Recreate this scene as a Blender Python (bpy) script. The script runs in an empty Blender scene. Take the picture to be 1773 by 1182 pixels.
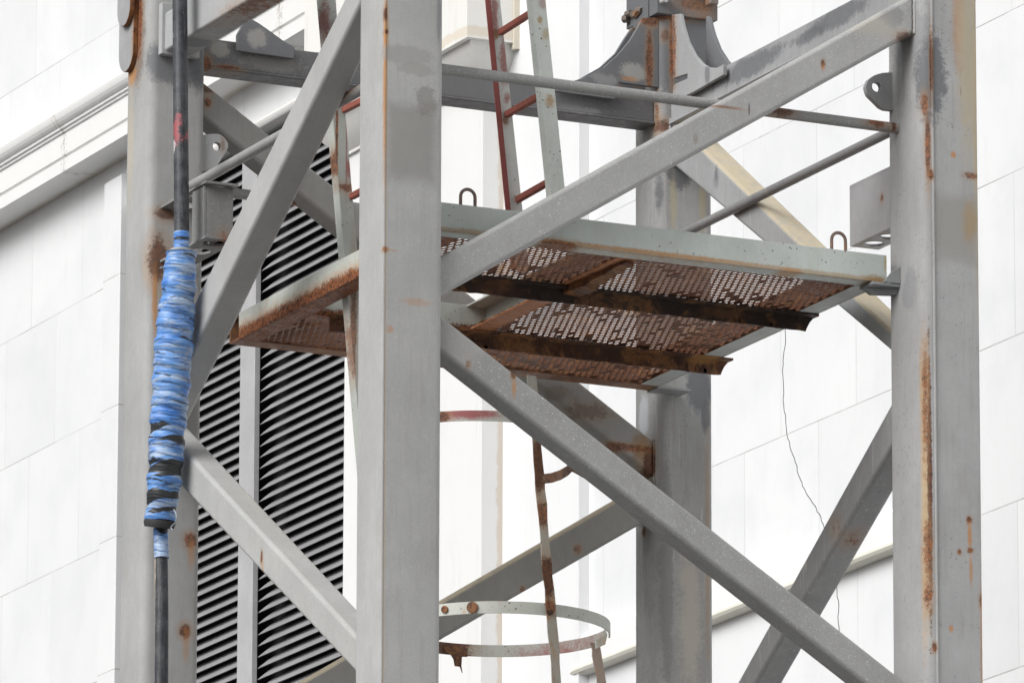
import bpy, bmesh, math, random
import mathutils
from mathutils import Vector as V
random.seed(7)
S = bpy.context.scene
COL = S.collection
# ------------------------------------------------------------------ camera (solved from the vanishing points)
F_PX, PITCH, YAW, ROLL = 14248.0, 0.23304, 0.44197, 0.00303
D = 2.25            # leg spacing, metres
W = 0.243            # leg width
ZREF = 8.7          # height of the reference point above the ground
s_, c_ = math.sin(YAW), math.cos(YAW)
_h, _v, _z = V((c_, -s_, 0)), V((s_, c_, 0)), V((0, 0, 1))
FW = _v*math.cos(PITCH) + _z*math.sin(PITCH)
_u = -_v*math.sin(PITCH) + _z*math.cos(PITCH)
RT = _h*math.cos(ROLL) + _u*math.sin(ROLL)
UP = -_h*math.sin(ROLL) + _u*math.cos(ROLL)
_r = (RT*(663-886.5) + FW*F_PX).normalized()
CAM = V((0, 0, ZREF)) - _r*30.189

def ray(px, py): return RT*(px-886.5) - UP*(py-591) + FW*F_PX
def onX(px, py, x): d = ray(px, py); return CAM + d*((x-CAM.x)/d.x)
def onY(px, py, y): d = ray(px, py); return CAM + d*((y-CAM.y)/d.y)
def onZ(px, py, z): d = ray(px, py); return CAM + d*((z-CAM.z)/d.z)

# ------------------------------------------------------------------ mesh helpers
class MB:
    def __init__(s): s.v = []; s.f = []
    def add(s, vs, fs):
        o = len(s.v); s.v += [V(p) for p in vs]; s.f += [[i+o for i in f] for f in fs]; return s
    def box(s, a, b):
        x0, y0, z0 = a; x1, y1, z1 = b
        return s.add([(x0,y0,z0),(x1,y0,z0),(x1,y1,z0),(x0,y1,z0),(x0,y0,z1),(x1,y0,z1),(x1,y1,z1),(x0,y1,z1)],
                     [(0,3,2,1),(4,5,6,7),(0,1,5,4),(1,2,6,5),(2,3,7,6),(3,0,4,7)])
    def prism(s, poly, ext):
        n = len(poly); ext = V(ext); poly = [V(p) for p in poly]
        vs = poly + [p+ext for p in poly]
        fs = [tuple(range(n))[::-1], tuple(range(n, 2*n))] + [(i, (i+1) % n, n+(i+1) % n, n+i) for i in range(n)]
        return s.add(vs, fs)
    def ringplate(s, outer, hole, ext):
        # plate with one hole: outer and hole loops with the same count
        n = len(outer); ext = V(ext)
        o1 = [V(p) for p in outer]; h1 = [V(p) for p in hole]
        vs = o1 + h1 + [p+ext for p in o1] + [p+ext for p in h1]
        fs = []
        for i in range(n):
            j = (i+1) % n
            fs += [(i, j, n+j, n+i), (2*n+i, 3*n+i, 3*n+j, 2*n+j), (i, 2*n+i, 2*n+j, j), (n+i, n+j, 3*n+j, 3*n+i)]
        return s.add(vs, fs)
    def tube(s, path, r, n=16, cap=True):
        path = [V(p) for p in path]; m = len(path)
        if not hasattr(r, '__len__'): r = [r]*m
        rings = []; prev = None
        for i, p in enumerate(path):
            t = (path[min(i+1, m-1)] - path[max(i-1, 0)]).normalized()
            if prev is None:
                a = t.cross(V((0, 0, 1)));
                if a.length < .1: a = t.cross(V((1, 0, 0)))
                a.normalize()
            else:
                a = (prev - t*prev.dot(t)).normalized()
            prev = a; b = t.cross(a)
            rings.append([p + (a*math.cos(2*math.pi*k/n) + b*math.sin(2*math.pi*k/n))*r[i] for k in range(n)])
        vs = [q for R in rings for q in R]; fs = []
        for i in range(m-1):
            for k in range(n):
                k2 = (k+1) % n
                fs.append((i*n+k, i*n+k2, (i+1)*n+k2, (i+1)*n+k))
        if cap: fs += [tuple(range(n))[::-1], tuple(range((m-1)*n, m*n))]
        return s.add(vs, fs)
    def loft(s, sections, closed=True):
        n = len(sections[0]); vs = [q for R in sections for q in R]; fs = []
        for i in range(len(sections)-1):
            for k in range(n if closed else n-1):
                k2 = (k+1) % n
                fs.append((i*n+k, i*n+k2, (i+1)*n+k2, (i+1)*n+k))
        if closed: fs += [tuple(range(n))[::-1], tuple(range((len(sections)-1)*n, len(sections)*n))]
        return s.add(vs, fs)
    def build(s, name, mat, parent=None, bevel=0, seg=3, smooth=True, loc=None):
        me = bpy.data.meshes.new(name)
        org = V(parent.matrix_world_loc) if parent is not None and hasattr(parent, 'matrix_world_loc') else V((0, 0, 0))
        org = ORG.get(parent.name, V((0, 0, 0))) if parent is not None else (V(loc) if loc is not None else V((0, 0, 0)))
        me.from_pydata([tuple(p-org) for p in s.v], [], s.f)
        bm = bmesh.new(); bm.from_mesh(me); bmesh.ops.recalc_face_normals(bm, faces=bm.faces); bm.to_mesh(me); bm.free()
        me.materials.append(mat)
        o = bpy.data.objects.new(name, me); COL.objects.link(o)
        if parent is not None:
            o.parent = parent; ORG[o.name] = org
        elif loc is not None: o.location = loc
        if bevel:
            b = o.modifiers.new('bevel', 'BEVEL'); b.width = bevel; b.segments = seg; b.limit_method = 'ANGLE'; b.angle_limit = math.radians(35)
            b.harden_normals = True
            for p in me.polygons: p.use_smooth = True
        elif smooth:
            for p in me.polygons: p.use_smooth = True
            me.set_sharp_from_angle(angle=math.radians(38))
        return o
ORG = {}
def thing(name, label, cat, loc, group=None):
    o = bpy.data.objects.new(name, None); COL.objects.link(o); o.location = loc; o.empty_display_size = .3
    ORG[o.name] = V(loc); o['label'] = label; o['category'] = cat
    if group: o['group'] = group
    return o

# ------------------------------------------------------------------ materials
class NT:
    def __init__(s, name):
        m = bpy.data.materials.new(name); m.use_nodes = True; s.m = m; s.t = m.node_tree; s.t.nodes.clear()
        s.out = s.n('ShaderNodeOutputMaterial'); s.b = s.n('ShaderNodeBsdfPrincipled'); s.l(s.b.outputs[0], s.out.inputs[0])
        s.geo = s.n('ShaderNodeNewGeometry'); s.P = s.geo.outputs['Position']
        rr = random.Random(name); s.Q = s.vec(tuple(rr.uniform(-40, 40) for _ in range(3)), op='ADD')
    def n(s, t): return s.t.nodes.new(t)
    def l(s, a, b): s.t.links.new(a, b)
    def vec(s, scale, src=None, op='MULTIPLY'):
        x = s.n('ShaderNodeVectorMath'); x.operation = op; s.l(src or s.P, x.inputs[0]); x.inputs[1].default_value = scale; return x.outputs[0]
    def noise(s, scale, detail=4, rough=.6, src=None, stretch=None, dist=0):
        x = s.n('ShaderNodeTexNoise'); x.inputs['Scale'].default_value = scale; x.inputs['Detail'].default_value = detail
        x.inputs['Roughness'].default_value = rough; x.inputs['Distortion'].default_value = dist
        p = src or s.Q
        if stretch: p = s.vec(stretch, p)
        s.l(p, x.inputs['Vector']); return x.outputs[0]
    def ramp(s, v, a, b, lo=0., hi=1., smooth=True):
        x = s.n('ShaderNodeMapRange'); x.interpolation_type = 'SMOOTHSTEP' if smooth else 'LINEAR'
        s.l(v, x.inputs['Value']); x.inputs['From Min'].default_value = a; x.inputs['From Max'].default_value = b
        x.inputs['To Min'].default_value = lo; x.inputs['To Max'].default_value = hi; return x.outputs[0]
    def math(s, op, a, b=None):
        x = s.n('ShaderNodeMath'); x.operation = op
        for i, q in enumerate((a, b)):
            if q is None: continue
            if isinstance(q, (int, float)): x.inputs[i].default_value = q
            else: s.l(q, x.inputs[i])
        return x.outputs[0]
    def mix(s, f, a, b, mode='MIX'):
        x = s.n('ShaderNodeMix'); x.data_type = 'RGBA'; x.blend_type = mode
        if isinstance(f, (int, float)): x.inputs[0].default_value = f
        else: s.l(f, x.inputs[0])
        for i, q in ((6, a), (7, b)):
            if isinstance(q, tuple): x.inputs[i].default_value = (*q[:3], 1)
            else: s.l(q, x.inputs[i])
        return x.outputs[2]
    def sep(s, v):
        x = s.n('ShaderNodeSeparateXYZ'); s.l(v, x.inputs[0]); return x.outputs
    def comb(s, a, b, c=0.):
        x = s.n('ShaderNodeCombineXYZ')
        for i, q in enumerate((a, b, c)):
            if isinstance(q, (int, float)): x.inputs[i].default_value = q
            else: s.l(q, x.inputs[i])
        return x.outputs[0]
    def bump(s, h, strength, dist):
        x = s.n('ShaderNodeBump'); x.inputs['Strength'].default_value = strength; x.inputs['Distance'].default_value = dist
        s.l(h, x.inputs['Height']); s.l(x.outputs[0], s.b.inputs['Normal'])
    def done(s, col, rough, spec=.3):
        s.l(col, s.b.inputs['Base Color'])
        if isinstance(rough, (int, float)): s.b.inputs['Roughness'].default_value = rough
        else: s.l(rough, s.b.inputs['Roughness'])
        s.b.inputs['Specular IOR Level'].default_value = spec
        return s.m

RUST = (.20, .065, .025); DRUST = (.055, .025, .016); ORANGE = (.46, .22, .075); DUST = (.50, .42, .27)
DGREY = (.135, .14, .15); RED = (.30, .10, .09); SOOT = (.05, .045, .04); MID = (.26, .26, .265)
BIG = 1e4
def paint(name, base, stains=(), rust=0., speck=.0, streak=.25, edge=0., rustcol=RUST, fine=.0, drips=0., pits=0., dust=0.):
    """weathered painted steel; stains = (centre, radii, colour, amount, raggedness, noise scale)"""
    t = NT(name)
    n1 = t.noise(3.2, 5, .6); n2 = t.noise(24, 4, .65); nf = t.noise(160, 3, .7)
    ns = t.noise(9, 4, .6, stretch=(6, 6, .55))
    lo = tuple(c*.90 for c in base); hi = tuple(min(1, c*1.07) for c in base)
    col = t.mix(t.ramp(n1, .3, .7), lo, hi)
    col = t.mix(t.ramp(n2, .35, .75, 0, .25), col, tuple(c*.84 for c in base))
    if streak:
        col = t.mix(t.ramp(ns, .5, .74, 0, streak), col, tuple(c*f for c, f in zip(base, (.74, .71, .65))))
        ns2 = t.noise(14, 3, .6, stretch=(5, 5, .4))
        col = t.mix(t.ramp(ns2, .58, .75, 0, streak*.7), col, tuple(min(1, c*1.22) for c in base))
    col = t.mix(t.ramp(nf, .3, .75, 0, .16), col, tuple(c*.55 for c in base))
    if speck:   # pale chalky spatter
        vo = t.n('ShaderNodeTexVoronoi'); vo.inputs['Scale'].default_value = 95; t.l(t.P, vo.inputs['Vector'])
        sp = t.ramp(vo.outputs['Distance'], .14, .32, 1, 0)
        gate = t.ramp(t.noise(40, 4, .75), .50, .66)
        col = t.mix(t.math('MULTIPLY', t.math('MULTIPLY', sp, gate), speck), col, (.66, .66, .64))
        fs = t.ramp(t.noise(150, 3, .65), .56, .72)
        col = t.mix(t.math('MULTIPLY', fs, speck*.55), col, (.62, .62, .60))
    if pits:    # small dark rust pits
        vo = t.n('ShaderNodeTexVoronoi'); vo.inputs['Scale'].default_value = 52; t.l(t.P, vo.inputs['Vector'])
        sp = t.ramp(vo.outputs['Distance'], .12, .24, 1, 0); gate = t.ramp(t.noise(6, 5, .75), .47, .6)
        col = t.mix(t.math('MULTIPLY', t.math('MULTIPLY', sp, gate), pits), col, (.075, .05, .035))
    # short dark nicks and pale scuffs running down the paint
    vn = t.n('ShaderNodeTexVoronoi'); vn.inputs['Scale'].default_value = 9; t.l(t.vec((1.6, 1.6, .30), t.Q), vn.inputs['Vector'])
    pick = t.sep(vn.outputs['Color'])
    col = t.mix(t.math('MULTIPLY', t.ramp(vn.outputs['Distance'], .035, .06, 1, 0), t.ramp(pick[0], .80, .82, 0, .75)), col, tuple(c*.28 for c in base))
    vs = t.n('ShaderNodeTexVoronoi'); vs.inputs['Scale'].default_value = 13; t.l(t.vec((2.2, 2.2, .34), t.Q), vs.inputs['Vector'])
    pk2 = t.sep(vs.outputs['Color'])
    col = t.mix(t.math('MULTIPLY', t.ramp(vs.outputs['Distance'], .03, .06, 1, 0), t.ramp(pk2[1], .82, .84, 0, .5)), col, (.62, .62, .60))
    sm = t.ramp(t.noise(2.1, 7, .7, stretch=(2.5, 2.5, .9), dist=.6), .53, .66, 0, .16)
    col = t.mix(sm, col, tuple(c*q for c, q in zip(base, (.66, .62, .55))))
    if drips:
        nd = t.noise(26, 3, .6, stretch=(3.2, 3.2, .16))
        col = t.mix(t.ramp(nd, .60, .72, 0, drips), col, (.62, .61, .57))
    if dust:
        up = t.ramp(t.sep(t.geo.outputs['True Normal'])[2], .12, .62); brk = t.ramp(t.noise(18, 5, .7, stretch=(1, 1, 1)), .3, .55, .55, 1)
        col = t.mix(t.math('MULTIPLY', t.math('MULTIPLY', up, brk), dust), col, (.55, .475, .34))
    rb = None
    if rust:
        nr = t.noise(5.5, 8, .72, dist=.4)
        m = t.ramp(nr, .70-rust*.3, .80-rust*.3); halo = t.ramp(nr, .62-rust*.3, .76-rust*.3, 0, .55)
        col = t.mix(halo, col, ORANGE if rust < .75 else rustcol)
        rc = t.mix(t.ramp(t.noise(55, 5, .7), .34, .66), DRUST, tuple(min(1, c*1.5) for c in rustcol))
        col = t.mix(m, col, rc); rb = m
    cache = {}
    for st in stains:
        c, r, sc, amt, rag, nsc = st[:6]
        if nsc not in cache: cache[nsc] = t.math('ADD', t.math('MULTIPLY', t.noise(nsc, 6, .75), .62), t.math('MULTIPLY', t.noise(nsc*4.3+31, 4, .7), .38))
        d = t.vec(tuple(c), op='SUBTRACT'); d = t.vec(tuple(1/q for q in r), d)
        ln = t.n('ShaderNodeVectorMath'); ln.operation = 'LENGTH'; t.l(d, ln.inputs[0])
        lv = ln.outputs['Value']
        if len(st) > 6:
            ab = t.n('ShaderNodeVectorMath'); ab.operation = 'ABSOLUTE'; t.l(d, ab.inputs[0]); q = t.sep(ab.outputs[0]); lv = t.math('MAXIMUM', q[0], t.math('MAXIMUM', q[1], q[2]))
        v = t.math('ADD', lv, t.math('MULTIPLY', t.math('SUBTRACT', cache[nsc], .5), rag*4))
        if sc in (RUST, DRUST) and max(r) < .6:
            col = t.mix(t.ramp(v, .8, 1.9, .5*amt, 0), col, (.36, .215, .11))
        hard = sc in (RUST, DRUST) or max(sc)-min(sc) < .05
        m = t.ramp(v, .62 if hard else .30, 1.06 if hard else 1.16, amt, 0)
        if sc in (RUST, DRUST):
            if 'rc' not in cache:
                cache['rc'] = t.mix(t.ramp(t.noise(70, 5, .7), .36, .62), DRUST, (.30, .105, .04))
            sc2 = cache['rc'] if sc == RUST else t.mix(.62, cache['rc'], DRUST)
        else: sc2 = sc
        col = t.mix(m, col, sc2)
    hgt = t.math('ADD', t.math('MULTIPLY', n2, .6), t.math('MULTIPLY', nf, .25))
    if rb is not None: hgt = t.math('ADD', hgt, t.math('MULTIPLY', t.math('MULTIPLY', rb, t.noise(90, 4, .7)), 1.6))
    t.bump(hgt, .35, .004 if rust < .5 else .008)
    return t.done(col, t.ramp(n2, .3, .7, .5, .78), .28)

GREY = (.385, .385, .38)
def st(c, r, col, amt=.9, rag=.5, nsc=40): return (c, r, col, amt, rag, nsc)
def sb(c, r, col, amt=.9, rag=.5, nsc=40): return (c, r, col, amt, rag, nsc, True)

# ------------------------------------------------------------------ world, sun, camera
wd = bpy.data.worlds.new('World'); S.world = wd; wd.use_nodes = True
nt = wd.node_tree; bg = nt.nodes['Background']; sky = nt.nodes.new('ShaderNodeTexSky'); sky.sky_type = 'NISHITA'; sky.sun_disc = False
SUN_DIR = V((-.80, -.24, .66)).normalized()
el = math.asin(SUN_DIR.z); az = math.atan2(SUN_DIR.x, SUN_DIR.y)
sky.sun_elevation = el; sky.sun_rotation = az; sky.air_density = 1.0; sky.dust_density = 6.0; sky.ozone_density = 1.0
hs = nt.nodes.new('ShaderNodeHueSaturation'); hs.inputs['Saturation'].default_value = .12
nt.links.new(sky.outputs[0], hs.inputs['Color']); nt.links.new(hs.outputs[0], bg.inputs[0]); bg.inputs[1].default_value = .085
sl = bpy.data.lights.new('sun', 'SUN'); sl.energy = 2.0; sl.angle = math.radians(42); sl.color = (1, .998, .995)
so = bpy.data.objects.new('sun', sl); COL.objects.link(so); so.rotation_euler = SUN_DIR.to_track_quat('Z', 'Y').to_euler(); so.location = (0, 0, 40)
S.view_settings.view_transform = 'Standard'; S.view_settings.look = 'None'; S.view_settings.exposure = 0.2; S.view_settings.gamma = 1
cd = bpy.data.cameras.new('camera'); cam = bpy.data.objects.new('camera', cd); COL.objects.link(cam); S.camera = cam
cd.sensor_fit = 'HORIZONTAL'; cd.sensor_width = 36; cd.lens = F_PX/1773*36; cd.clip_start = 1; cd.clip_end = 3000
M = mathutils.Matrix((RT, UP, -FW)).transposed().to_4x4(); M.translation = CAM; cam.matrix_world = M

# ------------------------------------------------------------------ ground
def ground_mat():
    t = NT('asphalt'); n = t.noise(.8, 6, .65); f = t.noise(30, 4, .7)
    col = t.mix(t.ramp(n, .3, .7), (.10, .10, .098), (.145, .142, .138)); col = t.mix(t.ramp(f, .4, .7, 0, .4), col, (.05, .05, .048))
    t.bump(f, .3, .01); return t.done(col, .85)
g = MB(); R = 900; g.add([(-R,-R,0),(R,-R,0),(R,R,0),(-R,R,0)], [(0,1,2,3)])
gr = g.build('ground', ground_mat()); gr['kind'] = 'structure'; gr['label'] = 'dark asphalt yard around the tower foot'; gr['category'] = 'ground'

# ================================================================== TOWER
T = thing('steel_tower', 'grey painted steel lattice tower of four thick legs with diagonal braces and rust streaks', 'tower', (D/2, D/2, 0))
ZT = ZREF + 4.2
def leg_poly(x0, y0, rr, n=6, WY=W):
    # rounded square, radii per corner order (x0,y0),(x1,y0),(x1,y1),(x0,y1)
    pts = []
    cs = [(x0, y0, 180), (x0+W, y0, 270), (x0+W, y0+WY, 0), (x0, y0+WY, 90)]
    sg = [(1, 1), (-1, 1), (-1, -1), (1, -1)]
    for (cx, cy, a0), (sx, sy), r in zip(cs, sg, rr):
        ox, oy = cx+sx*r, cy+sy*r
        for k in range(n+1):
            a = math.radians(a0 + 90*k/n); pts.append((ox+math.cos(a)*r, oy+math.sin(a)*r))
    return pts
def leg(x0, y0, rr, mat, bead=None, WY=W):
    m = MB(); p = leg_poly(x0, y0, rr, WY=WY)
    m.prism([(x, y, 0) for x, y in p], (0, 0, ZT))
    if bead: m.tube([(bead[0], bead[1], 0), (bead[0], bead[1], ZT)], .0055, 8)
    # base plate
    m.box((x0-.12, y0-.12, .0), (x0+W+.12, y0+W+.12, .03))
    return m.build('leg', mat, T)

# front leg
sF = [st(onY(669, 60, 0), (.012, .02, .14), ORANGE, .9, .3, 60), st(onY(667, 150, 0), (.010, .02, .45), ORANGE, .85, .35, 25), st(onY(666, 800, 0), (.007, .02, BIG), (.50, .42, .33), .6, .5, 25),
      st(onY(668, 25, 0), (.007, .02, .035), DRUST, .95, .4, 90), st(onY(669, 55, 0), (.008, .02, .012), DRUST, .95, .4, 90),
      st(onY(667, 432, 0), (.012, .02, .012), RUST, .8, .4, 90), st(onY(670, 432, 0), (.06, .02, .006), ORANGE, .5, .6, 90),
      sb(onY(713, 248, 0), (.112, .05, .172), (.275, .268, .252), .8, .10, 22), st(onY(738, 175, 0), (.05, .05, .06), (.20, .185, .165), .55, 1.0, 30), st(onY(720, 120, 0), (.09, .05, .03), (.33, .32, .30), .7, .6, 30),
      st(onY(700, 95, 0), (.14, .05, .045), (.33, .325, .31), .7, .5, 22),
      st(onY(720, 523, 0), (.07, .03, .018), ORANGE, .38, .7, 50), st(onY(675, 570, 0), (.02, .03, .02), ORANGE, .5, .7, 50),
      st(onY(760, 30, 0), (.012, .06, .12), MID, .8, .4, 30)]
leg(0, 0, (.010, .03, .03, .03), paint('steel_front', (.43, .43, .425), sF, speck=.5, streak=.35), (.003, .003))
# left leg
yL = D
sL = [st(onX(236, 60, 0), (.05, .10, .26), DGREY, .85, .4, 14), st(onX(240, 40, 0), (.03, .045, .17), RUST, .92, .55, 30),
      st(onX(228, 130, 0), (.05, .05, .06), ORANGE, .85, .5, 30), st(onX(226, 250, 0), (.05, .035, .30), (.50, .43, .30), .5, .5, 25),
      st(onX(262, 460, 0), (.06, .06, .14), MID, .85, .5, 16), st(onX(263, 470, 0), (.03, .05, .07), RUST, .9, .6, 45),
      st(onY(275, 450, D), (.05, .05, .10), DRUST, .85, .6, 30), st(onY(268, 520, D), (.014, .05, .16), ORANGE, .75, .5, 35),
      st(onY(268, 700, D), (.008, .05, .6), ORANGE, .35, .5, 35),
      st(onY(330, 935, D), (.03, .05, .035), RUST, .85, .5, 50), st(onY(331, 960, D), (.02, .05, .07), ORANGE, .5, .5, 50),
      st(onY(321, 1092, D), (.028, .05, .032), RUST, .9, .5, 60), st(onY(322, 1120, D), (.018, .05, .08), ORANGE, .4, .5, 50),
      st(onY(300, 110, D), (.16, .06, .10), DGREY, .8, .4, 15), st(onY(343, 100, D), (.05, .06, .16), DGREY, .8, .4, 15),
      st(onY(287, 370, D), (.05, .05, .03), DRUST, .8, .6, 45), st(onX(205, 715, 0), (.03, .015, .02), RUST, .8, .5, 60)]
leg(0, D, (.042, .03, .03, .03), paint('steel_left', (.40, .40, .395), sL, streak=.3, speck=.1))
# right leg
SEAM = D + .030
sR = [st(onY(1607, 250, 0), (.011, .03, .16), RUST, .85, .5, 55), st(onY(1612, 130, 0), (.075, .08, .20), DGREY, .85, .6, 16), st(onY(1575, 60, .1), (.06, .2, .12), MID, .7, .7, 20),
      st(onY(1612, 110, 0), (.008, .05, .13), DRUST, .8, .7, 45), st(onY(1603, 180, 0), (.012, .05, .05), RUST, .8, .6, 45),
      st(onY(1660, 30, 0), (.035, .05, .28), ORANGE, .55, .5, 20), st(onY(1675, 90, 0), (.06, .05, .5), (.45, .385, .27), .75, .5, 14), st(onY(1690, 200, 0), (.02, .05, .8), (.47, .38, .24), .6, .5, 20),
      st(onY(1651, 268, 0), (.014, .05, .016), ORANGE, .85, .5, 60), st(onY(1683, 305, 0), (.035, .05, .014), RUST, .75, .9, 70),
      st(onY(1612, 303, 0), (.010, .05, .024), RUST, .85, .7, 70),
      sb(onY(1655, 398, 0), (.108, .05, .155), (.30, .29, .27), .8, .10, 22), st(onY(1680, 385, 0), (.04, .05, .11), (.36, .26, .15), .75, .5, 30),
      sb(onY(1602, 850, 0), (.022, .04, .58), (.54, .40, .22), .9, .3, 20), st(onY(1611, 830, 0), (.010, .03, .62), DRUST, .95, .65, 40), st(onY(1594, 880, 0), (.006, .05, .5), RUST, .8, .8, 40), st(onY(1603, 640, 0), (.014, .03, .12), RUST, .85, .6, 34), st(onY(1606, 950, 0), (.02, .03, .14), RUST, .8, .8, 34),
      st(onY(1604, 720, 0), (.012, .03, .25), RUST, .75, .7, 34), st(onY(1608, 1030, 0), (.02, .03, .06), RUST, .9, .6, 40),
      st(onY(1604, 1100, 0), (.012, .03, .3), ORANGE, .6, .4, 30), st(onY(1618, 1120, 0), (.010, .03, .022), RUST, .9, .6, 70),
      st(onY(1678, 900, 0), (.013, .03, .016), RUST, .95, .5, 70), st(onY(1679, 925, 0), (.012, .03, .06), ORANGE, .85, .4, 40),
      st(onY(1680, 952, 0), (.013, .03, .012), RUST, .95, .5, 70), st(onY(1681, 985, 0), (.010, .03, .07), ORANGE, .7, .4, 40),
      st(onY(1661, 955, 0), (.010, .03, .012), RUST, .9, .6, 70), st(onY(1647, 1088, 0), (.012, .03, .018), ORANGE, .85, .5, 70),
      st(onY(1700, 1040, 0), (.012, .03, .03), DRUST, .9, .5, 60), st(onY(1700, 1110, 0), (.010, .03, .3), ORANGE, .6, .4, 40),
      st(onX(1575, 500, D), (.05, .07, .10), (.25, .25, .26), .6, .5, 16), st(onX(1560, 130, D), (.05, .04, .20), MID, .5, .4, 16)]
leg(D, 0, (.042, .012, .03, .03), paint('steel_right', (.40, .40, .40), sR, streak=.35, speck=.12, pits=.45), (D+.046, -.001), WY=.285)
# back leg
sB = [st(onY(1160, 60, D), (.3, .3, .34), DGREY, .85, .4, 12), st(onY(1163, 85, D), (.012, .05, .16), RUST, .85, .7, 34), st(onY(1150, 28, D), (.12, .1, .018), RUST, .75, .9, 34), st(onY(1152, 60, D), (.02, .05, .03), DRUST, .6, .8, 34),
      st(onY(1141, 190, D), (.010, .05, .09), RUST, .85, .7, 34), st(onY(1135, 215, D), (.07, .06, .035), DRUST, .85, .6, 30),
      st(onY(1175, 300, D), (.07, .05, .08), DGREY, .85, .45, 16), st(onY(1175, 268, D), (.02, .05, .02), RUST, .9, .5, 50),
      st(onY(1140, 330, D), (.03, .05, .13), DGREY, .9, .35, 20), st(onY(1166, 350, D), (.02, .05, .15), (.46, .40, .26), .6, .4, 25),
      st(onY(1216, 350, D), (.022, .05, .2), (.42, .36, .22), .6, .4, 25),
      st(onY(1210, 670, D), (.07, .05, .12), DGREY, .88, .35, 12), st(onY(1222, 720, D), (.025, .05, .08), DGREY, .85, .35, 12),
      st(onX(1115, 720, D), (.05, .05, .10), (.50, .52, .54), .8, .4, 18),
      st(onY(1195, 1060, D), (.06, .05, .45), (.47, .43, .38), .85, .7, 18), st(onY(1155, 1000, D), (.03, .05, .5), (.22, .215, .21), .7, .6, 16), st(onY(1225, 950, D), (.014, .05, .6), (.40, .28, .18), .6, .5, 25),
      st(onX(1115, 920, D), (.04, .02, .02), DRUST, .9, .6, 60), st(onY(1150, 840, D), (.03, .05, .12), MID, .6, .5, 25),
      st(onY(1128, 780, D), (.03, .05, .12), RUST, .85, .6, 40)]
leg(D, D, (.042, .03, .03, .03), paint('steel_back', (.36, .36, .355), sB, streak=.55, pits=.4, drips=.38))

TK = .12
def brace(plane, at, up2, lo2, x0, x1, mat, t=TK, bev=.018):
    """flat-fronted tube brace on the plane x=at or y=at; up2/lo2 = two pixels on each front edge; x0/x1 = tower coordinate of its ends"""
    on = onX if plane == 'x' else onY
    def line(a, b, q):
        A = on(*a, at); B = on(*b, at); i = 1 if plane == 'x' else 0
        k = (q-A[i])/(B[i]-A[i]); return A + (B-A)*k
    poly = [line(*up2, x0), line(*up2, x1), line(*lo2, x1), line(*lo2, x0)]
    ext = (t, 0, 0) if plane == 'x' else (0, t, 0)
    m = MB(); m.prism(poly, ext)
    o = m.build('brace', mat, T, bevel=bev, seg=4)
    E3 = V(ext); rnd = random.Random(int(abs(poly[0].z)*1000))
    for a, b, qq in ((0, 3, x0), (1, 2, x1)):
        w = MB()
        loop = [poly[a], poly[b], poly[b]+E3, poly[a]+E3, poly[a]]; pts = []
        for i in range(4):
            n = max(3, int((loop[i+1]-loop[i]).length/.010))
            pts += [loop[i]+(loop[i+1]-loop[i])*(k/n) + V((rnd.uniform(-.0012, .0012), rnd.uniform(-.0012, .0012), rnd.uniform(-.0012, .0012))) for k in range(n)]
        w.tube(pts+[pts[0]], [rnd.uniform(.0055, .0085) for _ in range(len(pts)+1)], 8, cap=False)
        w.build('weld_bead', mat, o)
    return o
fy = .05; e = .001
mA = paint('steel_brace_a', (.40, .40, .395), [st(onY(1425, 110, fy), (.010, .03, .016), DRUST, .9, .6, 70), st(onY(1425, 117, fy), (.012, .03, .022), ORANGE, .5, .5, 60),
     st(onY(1545, 28, fy), (.06, .05, .05), MID, .7, .6, 30), st(onY(1565, 65, fy), (.04, .05, .025), DRUST, .8, .5, 30), st(onY(1500, 40, fy), (.2, .05, .07), (.47, .44, .38), .5, .5, 16),
     st(onY(1250, 185, fy), (.08, .05, .006), RUST, .6, .7, 60), st(onY(1297, 190, fy), (.004, .03, .03), SOOT, .7, .3, 50), st(onY(1204, 240, fy), (.012, .03, .025), (.25, .2, .15), .5, .6, 60)],
     speck=1.0, streak=.15)
brace('y', fy, ((762.8, 444.7), (1536, 14.5)), ((762.8, 513), (1544, 79)), W-.01, D-e, mA)
mB = paint('steel_brace_b', (.34, .34, .335), [st(onY(889, 650, fy), (.012, .03, .018), DRUST, .9, .7, 60), st(onY(890, 672, fy), (.013, .03, .045), ORANGE, .65, .4, 40),
     st(onY(811, 630, fy), (.010, .03, .016), RUST, .85, .7, 60), st(onY(785, 585, fy), (.14, .05, .12), (.40, .39, .37), .6, .5, 14)], speck=1.1, streak=.15)
brace('y', fy, ((762.8, 544), (1571, 1181)), ((762.8, 607), (971, 770)), W-.01, D-e, mB)
mC = paint('steel_brace_c', (.42, .42, .415), [st(onX(372, 530, .17), (.10, .05, .09), (.30, .17, .09), .55, .6, 25), st(onX(560, 180, .17), (.06, .22, .12), (.32, .27, .21), .35, .5, 14)], streak=.2, speck=.15)
brace('x', .05, ((593, 2.5), (350.5, 493.6)), ((624, 4), (362, 549.5)), D-e, W-.01, mC)
mD = paint('steel_brace_d', (.43, .43, .42), [st(onX(453, 965, .05), (.02, .012, .028), RUST, .9, .6, 70), st(onX(455, 985, .05), (.02, .010, .04), ORANGE, .6, .4, 60),
     st(onX(470, 850, .17), (.075, .6, .6), (.43, .41, .36), .35, .5, 20)], speck=.7, streak=.2)
brace('x', .05, ((330, 790), (612, 1095)), ((316, 846), (612, 1161)), D-e, W-.01, mD)
bx = D+.05; by = D+.05
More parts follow.
